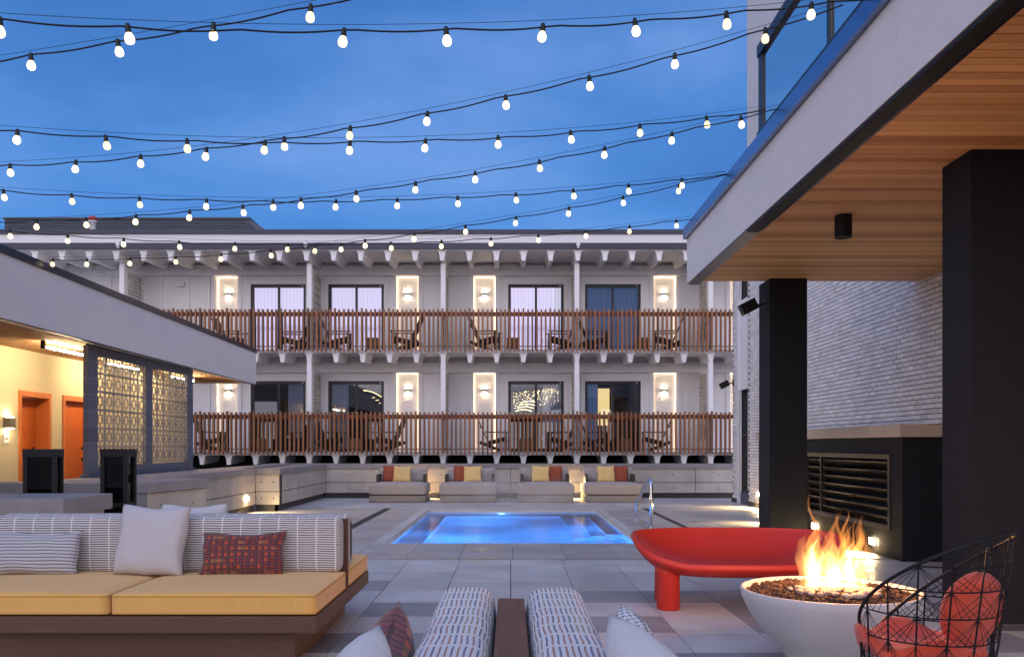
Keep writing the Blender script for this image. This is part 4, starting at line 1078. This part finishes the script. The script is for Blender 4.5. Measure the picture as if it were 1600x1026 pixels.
# ================================================================== DOUBLE SIDED SOFAS
def bolster(L, w, h, name, m, parent, loc, rz=0, r=.05, puff=.0, seed=0, nu=60, along='x'):
    # cross-section swept along x with rounded ends; uv in metres
    ns = 40; sec = []
    for k in range(ns+1):
        a = 2*PI*k/ns - PI/2; c, s = math.cos(a), math.sin(a); e = .42
        sec.append((math.copysign(abs(c)**e, c)*w/2, math.copysign(abs(s)**e, s)*h/2))
    per = [0]
    for k in range(ns): per.append(per[-1]+math.dist(sec[k], sec[k+1]))
    rr = random.Random(seed); ph = [rr.uniform(0,6) for _ in range(5)]
    def xs(u):   # end rounding: u in 0..1
        return u
    def fn(u, v):
        k = v*ns; i = min(int(k), ns-1); f = k-i
        y, z = sec[i][0]*(1-f)+sec[i+1][0]*f, sec[i][1]*(1-f)+sec[i+1][1]*f
        x = u*L; e = min(x, L-x); sc = 1
        if e < r: sc_in = r-math.sqrt(max(0, r*r-(r-e)**2)); y -= math.copysign(min(abs(y), sc_in), y) if abs(y) > 1e-6 else 0; z -= math.copysign(min(abs(z), sc_in), z)
        wv = 1+puff*math.sin(9*x/L+ph[0]) + puff*.6*math.sin(23*x+ph[1]+5*z)
        return (x, y*wv, (z*(1+puff*.35*math.sin(6*x+ph[2])))+h/2)
    us = [0]; mb = MB()
    # non-uniform u so the ends are round
    ul = []
    ne = 7
    for k in range(ne): ul.append(r*(1-math.cos(PI/2*k/ne))/L)
    for k in range(nu+1): ul.append((r+(L-2*r)*k/nu)/L)
    for k in range(1, ne+1): ul.append(1-r*(1-math.cos(PI/2*(ne-k)/ne))/L)
    n1 = len(ul)-1
    mb.grid(lambda a, v: fn(ul[round(a*n1)], v), n1, ns, lambda a, v: (ul[round(a*n1)]*L, per[round(v*ns)]))
    # end caps
    for uu in (0, 1):
        mb.add([fn(uu, k/ns) for k in range(ns)], [tuple(range(ns))], [[(uu*L+math.sin(2*PI*k/ns)*h*.4, per[k]) for k in range(ns)]])
    o = mb.build(name, m, parent, smooth=True, merge=.0003); o.location = loc; o.rotation_euler = (0,0,rz); return o

so = thing('double_sided_sofa', 'long walnut platform sofa at left with mustard seat cushions and woven backrest', 'sofa', (-1.2,5.3,0), 0, 'double sided platform sofas')
Ls = 2.62
MB().box(-Ls,0,.0,1.95,.218,.325).build('frame','teak',so,bevel=.006)
MB().box(-Ls+.15,-.17,.15,1.80,0,.218).build('plinth','teak',so)
MB().box(-Ls,0,1.02,1.055,.325,.84).build('back_board','teak',so,bevel=.004)
def seat(parent, x0, x1, y0, y1, z0, z1, m):
    lx, ly, lz = x1-x0, y1-y0, z1-z0
    o = rounded(lx, ly, lz, .022, .022, 16).build('seat_cushion', m, parent, smooth=True); o.location = ((x0+x1)/2,(y0+y1)/2,(z0+z1)/2)
    for zz in (lz/2-.016, -lz/2+.012):
        b = MB(); b.tube(ring(lx-.004, ly-.004, .022, zz+.0, 0), .0045, 6, closed=True); b.build('piping', 'piping', o, smooth=True)
for (x0, x1) in ((-1.27,-.004),(-Ls,-1.285)):
    seat(so, x0, x1, .0, 1.0, .327, .462, 'mustard')
for (x0, x1) in ((-1.27,-.004),(-Ls,-1.285)):
    seat(so, x0, x1, 1.07, 1.95, .327, .462, 'mustard')
o = bolster(2.60, .165, .40, 'back_cushion', 'weave', so, (-2.62,.925,.468), 0, .045, .012, 3)
o = bolster(2.60, .165, .40, 'back_cushion', 'weave', so, (-2.60,1.15,.468), 0, .045, .012, 4)
def pillow(label, m, w, h, t, loc, rot, seed):
    o = pillow_mb(w,h,t,seed,26).build('throw_pillow', m, smooth=True, merge=.0005); put(o, loc, rot); tag(o, label, 'pillow'); return o
pillow('grey and white wave patterned lumbar pillow at the left end of the yellow sofa','ikat',.62,.31,.15,(-3.33,5.98,.475),(R(-17),0,R(2)),1)
pillow('large plain linen square pillow in the middle of the yellow sofa','linen',.50,.50,.17,(-2.535,5.98,.468),(R(-16),R(2),R(-3)),2)
pillow('red and brown plaid lumbar pillow on the right part of the yellow sofa','plaid',.59,.31,.15,(-1.88,5.99,.472),(R(-20),R(-1),R(2)),3)
pillow('pale pillow peeking over behind the yellow sofa backrest','pale',.50,.47,.15,(-2.42,6.66,.468),(R(12),0,R(3)),5)

fs = thing('double_sided_sofa', 'platform sofa in the bottom centre seen from its end with dash patterned bolsters', 'sofa', (0,0,0), 0, 'double sided platform sofas')
MB().box(-.92,.92,.3,2.93,.22,.33).build('frame','teaky',fs,bevel=.006); MB().box(-.77,.77,.45,2.78,0,.22).build('plinth','teaky',fs)
MB().box(-.043,.046,.30,2.90,.33,.862).build('back_board','teaky',fs,bevel=.004)
for s in (-1,1):
    for y0, y1 in ((.32,1.60),(1.61,2.92)):
        lx = .86; o = rounded(lx,y1-y0,.135,.022,.02,12).build('seat_cushion','mustard',fs,smooth=True); o.location = (s*.49,(y0+y1)/2,.397)
o = bolster(2.62,.20,.43,'back_cushion','dash',fs,(-.148,.33,.467),PI/2,.05,.018,5)
o = bolster(2.62,.20,.43,'back_cushion','dash',fs,(.150,.33,.467),PI/2,.05,.018,6)
pillow('red and brown plaid pillow on the left of the bottom centre sofa','plaid',.42,.42,.15,(-.375,2.16,.515),(R(11),R(-15),R(88)),7)
pillow('pale grey pillow at the very bottom left of the centre sofa','pale',.44,.44,.16,(-.41,1.80,.52),(R(14),R(-14),R(82)),8)
pillow('grey zigzag patterned pillow on the right of the bottom centre sofa','ikat',.42,.42,.15,(.375,2.16,.515),(R(-11),R(-15),R(92)),9)
pillow('pale grey pillow at the bottom right of the centre sofa','pale',.50,.48,.17,(.46,1.80,.53),(R(-26),R(-12),R(104)),10)

# ================================================================== RED DAYBED
rd = thing('red_dish_bench', 'glossy red moulded lounge bench with a raised rim and fat round legs', 'bench', (1.95,7.45,0))
def rim(th):
    c, s = math.cos(th), math.sin(th); e = .78
    x = math.copysign(abs(c)**e, c)*.90; y = math.copysign(abs(s)**e, s)*.56
    f = max(0, -s); z = .605-.20*min(1,(f*1.15))**.85
    return x, y, z
def redsurf(u, v):
    th = 2*PI*u; x, y, z = rim(th)
    if v < .5:     # inner dish
        s = v/.5; s2 = s**.8; zc = .365
        return (x*s2*.965, y*s2*.965, zc+(z-zc)*s**2.6)
    s = (v-.5)/.5
    if s < .3:     # rounded lip
        a = PI*s/.3; k = .982-.018*math.cos(a); return (x*(k), y*(k), z+.022*math.sin(a)*.6-.0*s) if s < .15 else (x*k, y*k, z+.022*math.sin(a)*.6-.03*(s-.15)/.15)
    q = (s-.3)/.7; zu = z-.03
    k = 1-q**1.3; k2 = max(0, k)
    return (x*(k2), y*(k2), zu+(.285-zu)*math.sin(PI/2*min(1,q*2.0))**1.1)
MB().grid(redsurf, 96, 60).build('shell','red',rd,smooth=True,merge=.0008)
for x, y in ((-.62,-.20),(-.56,.26),(.62,-.20),(.56,.26)):
    MB().lathe([(.088,0),(.098,.008),(.096,.30),(.12,.36)], 28, (x,y,0)).build('leg','red',rd,smooth=True)

# ================================================================== FIRE BOWL
fb = thing('fire_bowl', 'round white concrete fire bowl on the deck at right', 'fire pit', (1.97,5.3,0))
prof = [(.0,.0),(.25,.0),(.255,.05),(.275,.10),(.33,.165),(.395,.225),(.455,.30),(.50,.375),(.528,.44),(.537,.485),(.533,.494),(.520,.495),(.510,.488),(.500,.455),(.46,.42),(0,.42)]
fine = []
for i in range(len(prof)-1):
    for k in range(3): fine.append((prof[i][0]+(prof[i+1][0]-prof[i][0])*k/3, prof[i][1]+(prof[i+1][1]-prof[i][1])*k/3))
fine.append(prof[-1])
MB().lathe(prof, 96).build('bowl','bowl',fb,smooth=True,merge=.0005)
r_ = random.Random(21); b = MB()
def rock(b, c, s, rnd, flat=1):
    ico = [(0,0,1),(.89,0,.45),(.28,.85,.45),(-.72,.53,.45),(-.72,-.53,.45),(.28,-.85,.45),(.72,.53,-.45),(-.28,.85,-.45),(-.89,0,-.45),(-.28,-.85,-.45),(.72,-.53,-.45),(0,0,-1)]
    F = [(0,1,2),(0,2,3),(0,3,4),(0,4,5),(0,5,1),(1,6,2),(2,7,3),(3,8,4),(4,9,5),(5,10,1),(6,7,2),(7,8,3),(8,9,4),(9,10,5),(10,6,1),(6,11,7),(7,11,8),(8,11,9),(9,11,10),(10,11,6)]
    m = Matrix.Rotation(rnd.uniform(0,6.28),3,'Z') @ Matrix.Rotation(rnd.uniform(-.5,.5),3,'X')
    sc = Vector((s*rnd.uniform(.8,1.4), s*rnd.uniform(.7,1.1), s*flat*rnd.uniform(.7,1.1)))
    b.add([Vector(c)+m @ Vector((p[0]*sc.x*rnd.uniform(.8,1.2),p[1]*sc.y*rnd.uniform(.8,1.2),p[2]*sc.z*rnd.uniform(.8,1.2))) for p in ico], F)
for k in range(1500):
    a = r_.uniform(0,2*PI); rr = .49*math.sqrt(r_.random()); s = r_.uniform(.011,.022)
    hgt = .458+.030*(1-(rr/.49)**2)+r_.uniform(-.012,.014)
    rock(b, (1.97+rr*math.cos(a), 5.3+rr*math.sin(a), hgt), s, r_)
lv = b.build('lava_rocks','lava',kind='stuff'); lv['label'] = 'dark brown lava rocks filling the white fire bowl'; lv['category'] = 'lava rocks'
pbb = thing('pebble_bed', 'cluster of pale rounded pebbles around the flames in the fire bowl', 'pebbles', (1.97,5.3,.49))
pm = []
for v in range(5):
    rv = random.Random(40+v); ax = (rv.uniform(.85,1.3), rv.uniform(.75,1), rv.uniform(.5,.7)); p1, p2 = rv.uniform(0,6), rv.uniform(0,6)
    b = MB(); b.grid(lambda u, w: (ax[0]*math.cos(2*PI*u)*math.sin(PI*w)*(1+.08*math.sin(4*PI*u+p1)), ax[1]*math.sin(2*PI*u)*math.sin(PI*w)*(1+.08*math.cos(2*PI*u+p2)), ax[2]*math.cos(PI*w)), 12, 8)
    pm.append(b)
srcs = []
spots = []
for k in range(400):
    if len(spots) >= 66: break
    x, y = r_.gauss(0,.14), r_.gauss(-.12,.11)
    if (x/.30)**2+((y+.10)/.23)**2 > 1: continue
    if any(math.hypot(x-a, y-c) < .030 for a, c in spots): continue
    spots.append((x,y))
for k, (x, y) in enumerate(spots):
    s = r_.uniform(.019,.034); loc = (x, y, .004+r_.uniform(0,.012)+.012*(1-math.hypot(x,y+.1)/.35)); rot = (r_.uniform(-.4,.4), r_.uniform(-.4,.4), r_.uniform(0,6))
    if k < 5: o = pm[k].build('pebble','pebble',pbb,smooth=True,merge=.001); put(o,loc,rot); o.scale = (s,)*3; srcs.append(o)
    else: inst(srcs[k%5],'pebble',loc,pbb,rot,(s,)*3)
# flames: thin closed tongues filled with glowing gas
def gas(name, col, st):
    m = bpy.data.materials.new(name); m.use_nodes = True; N = m.node_tree.nodes; L = m.node_tree.links; N.clear()
    e = N.new('ShaderNodeEmission'); e.inputs[0].default_value = (*col,1); e.inputs[1].default_value = st
    o = N.new('ShaderNodeOutputMaterial'); L.new(e.outputs[0], o.inputs['Volume']); return m
M['gas_soft'] = gas('soft_gas', (1,.43,.12), 5); M['gas_orange'] = gas('orange_gas', (1,.32,.06), 9); M['gas_yellow'] = gas('yellow_gas', (1,.64,.18), 36)
fl = thing('flames', 'orange and yellow flames rising from the pebbles in the fire bowl', 'fire', (1.97,5.25,.48))
def tongue(x, y, h, w, lean, seed, m, name, z0=0):
    rv = random.Random(seed); ph = [rv.uniform(0,6.28) for _ in range(6)]; n = 26; k = 9; vs = []
    for i in range(n+1):
        t = i/n; r = w*(math.sin(PI*min(1, t*.92+.10))**.8)*(1-t)**.35*(1+.16*math.sin(11*t+ph[0]))
        if i == n: r = .0006
        cx = x+lean*t*t+.030*math.sin(7*t+ph[1])*t+.014*math.sin(17*t+ph[2])*t; cy = y+.02*math.sin(6*t+ph[3])*t
        tw = ph[4]+2.2*t
        for q in range(k):
            a = 2*PI*q/k; ex = r*math.cos(a)*(1+.25*math.sin(3*a+9*t+ph[5])); ey = r*.55*math.sin(a)
            vs.append((cx+ex*math.cos(tw)-ey*math.sin(tw), cy+ex*math.sin(tw)+ey*math.cos(tw), z0+h*t))
    fs_ = [(i*k+q, i*k+(q+1)%k, (i+1)*k+(q+1)%k, (i+1)*k+q) for i in range(n) for q in range(k)]+[tuple(range(k))[::-1], tuple(range(n*k,(n+1)*k))]
    MB().add(vs, fs_).build(name, m, fl, smooth=True)
fr_ = random.Random(8)
for i, (x, h, w, ln) in enumerate([(-.13,.30,.055,.0),(-.10,.36,.045,-.03),(-.155,.24,.04,.03),(-.06,.26,.045,.02),(-.02,.25,.045,.02),(.02,.30,.04,.03),(.0,.40,.030,.06),(.06,.24,.045,-.02),(.095,.33,.05,.04),(.12,.38,.045,.05),(.14,.24,.04,.05),(.09,.42,.028,-.03),(-.125,.50,.030,-.02),(.04,.43,.02,.04),(.15,.40,.025,.0),
                                  (-.09,.30,.018,.05),(.11,.36,.016,-.06),(.155,.30,.02,.05),(-.03,.33,.018,-.05),(.07,.37,.018,.07),(-.16,.30,.02,-.01)]):
    tongue(x, fr_.uniform(-.05,.05), h*1.3, w*1.35, ln, 100+i, 'gas_orange', 'flame_tongue')
for i in range(24):
    x = fr_.uniform(-.17,.17); tongue(x, fr_.uniform(-.06,.06), fr_.uniform(.22,.42), fr_.uniform(.055,.085), fr_.uniform(-.03,.05), 300+i, 'gas_soft', 'flame_tongue')
for i in range(22):
    x = fr_.uniform(-.18,.18); tongue(x, fr_.uniform(-.06,.06), fr_.uniform(.30,.56), fr_.uniform(.009,.018), fr_.uniform(-.08,.09), 400+i, 'gas_orange', 'flame_wisp')
for i, (x, h, w, ln) in enumerate([(-.125,.26,.032,-.01),(-.10,.20,.03,.0),(.0,.15,.026,.01),(-.04,.14,.022,.0),(.10,.24,.034,.01),(.085,.16,.026,.0),(.125,.20,.022,.02),(.03,.19,.015,.01)]):
    tongue(x, fr_.uniform(-.03,.03), h*1.4, w*1.3, ln, 200+i, 'gas_yellow', 'flame_core')
ld = bpy.data.lights.new('fire_light','POINT'); ld.energy = 30; ld.color = (1,.42,.13); ld.shadow_soft_size = .13
lo_ = bpy.data.objects.new('fire_light', ld); COL.objects.link(lo_); lo_.parent = fl; lo_.location = (0,.02,.34)

# ================================================================== WIRE CHAIR
wc = thing('wire_lounge_chair', 'black wire barrel chair with coral cushions at the lower right', 'chair', (1.955,4.05,0), R(128))
# local +x = facing direction
def Rr(z): return .275+.065*((z-.30)/.7) if z > .30 else .28-.15*((.30-z)/.3)**2
def shell(phi, z):   # phi=0 back
    r = Rr(z); return Vector((-r*math.cos(phi)-.05*(z-.3), r*1.03*math.sin(phi), z))
def ztop(phi): return .43+.56*((1+math.cos(phi))/2)**.62
b = MB(); b.tube([shell(R(a), ztop(R(a))) for a in range(-180,180,4)], .0085, 8, closed=True); b.build('rim','blackmetal',wc,smooth=True)
b = MB(); zl = [.33,.50,.62,.74,.85]
mer = [R(a) for a in range(-168,180,24)]
for p in mer:
    zt_ = ztop(p); b.tube([shell(p, .12+(zt_-.12)*k/10) for k in range(11)], .0045, 5)
for z in zl:
    seg = []
    for a in range(-180,181,4):
        if ztop(R(a)) > z-.002: seg.append(shell(R(a), z))
        else:
            if len(seg) > 1: b.tube(seg, .0035, 4)
            seg = []
    if len(seg) > 1: b.tube(seg, .0035, 4)
def line(p0, p1):
    m = 5; pts = []
    for k in range(m+1):
        f = k/m; ph_, z = p0[0]+(p1[0]-p0[0])*f, p0[1]+(p1[1]-p0[1])*f
        if z > ztop(ph_): break
        pts.append(shell(ph_, z))
    if len(pts) > 1: b.tube(pts, .0016, 4)
for mi, p in enumerate(mer):
    for li, z in enumerate(zl):
        zn = zl[li-1] if li else .13
        up_ = (mi+li) % 2 == 0
        for s in (-1,1):
            for q in (.40,.70,1.0):
                if up_: line((p, z), (p+s*R(24)*q, zn))
                else: line((p, zn+(z-zn)*q*.9), (p+s*R(24)*min(1,q), zn))
    for s in (-1,1):
        for q in (.25,.5,.75,1): line((p, .85+.02), (p+s*R(24)*q, .85+.14)) if mi % 2 else line((p, .96), (p+s*R(24)*q, .86))
b.build('wire_shell','blackmetal',wc)
b = MB(); b.tube([(.24*math.cos(R(a)), .24*math.sin(R(a)), .012) for a in range(0,360,12)], .007, 6, closed=True)
for a in range(0,360,12): c_, s_ = math.cos(R(a)), math.sin(R(a)); b.tube([(.24*c_,.24*s_,.012),(.19*c_,.19*s_,.13),(.235*c_-.0,.235*s_,.27)], .003, 4)
b.build('wire_base','blackmetal',wc)
o = rounded(.52,.50,.09,.04,.03,14)
def petal(o):
    for i, v in enumerate(o.v):
        x, y, z = v; r = math.hypot(x, y); a = math.atan2(y, x)
        z2 = z + 1.05*max(0, r-.10)**1.45*(1.1+.75*math.cos(4*a)); k = 1+.12*math.cos(4*a)
        o.v[i] = (x*k, y*k, z2)
petal(o)
q = o.build('seat_cushion','coral',wc,smooth=True); q.location = (.03,0,.37); q.rotation_euler = (0,0,R(48))
o = MB(); o.lathe([(0,-.055),(.10,-.055),(.155,-.045),(.19,-.02),(.197,0),(.19,.02),(.155,.05),(.10,.065),(0,.07)], 40)
q = o.build('back_cushion','coral',wc,smooth=True,merge=.0005); q.rotation_euler = (0,R(78),R(-16)); q.location = (-.20,-.03,.63); q.scale = (.92,.92,1)
wc['label'] = 'black wire barrel chair with coral cushions beside the fire bowl'
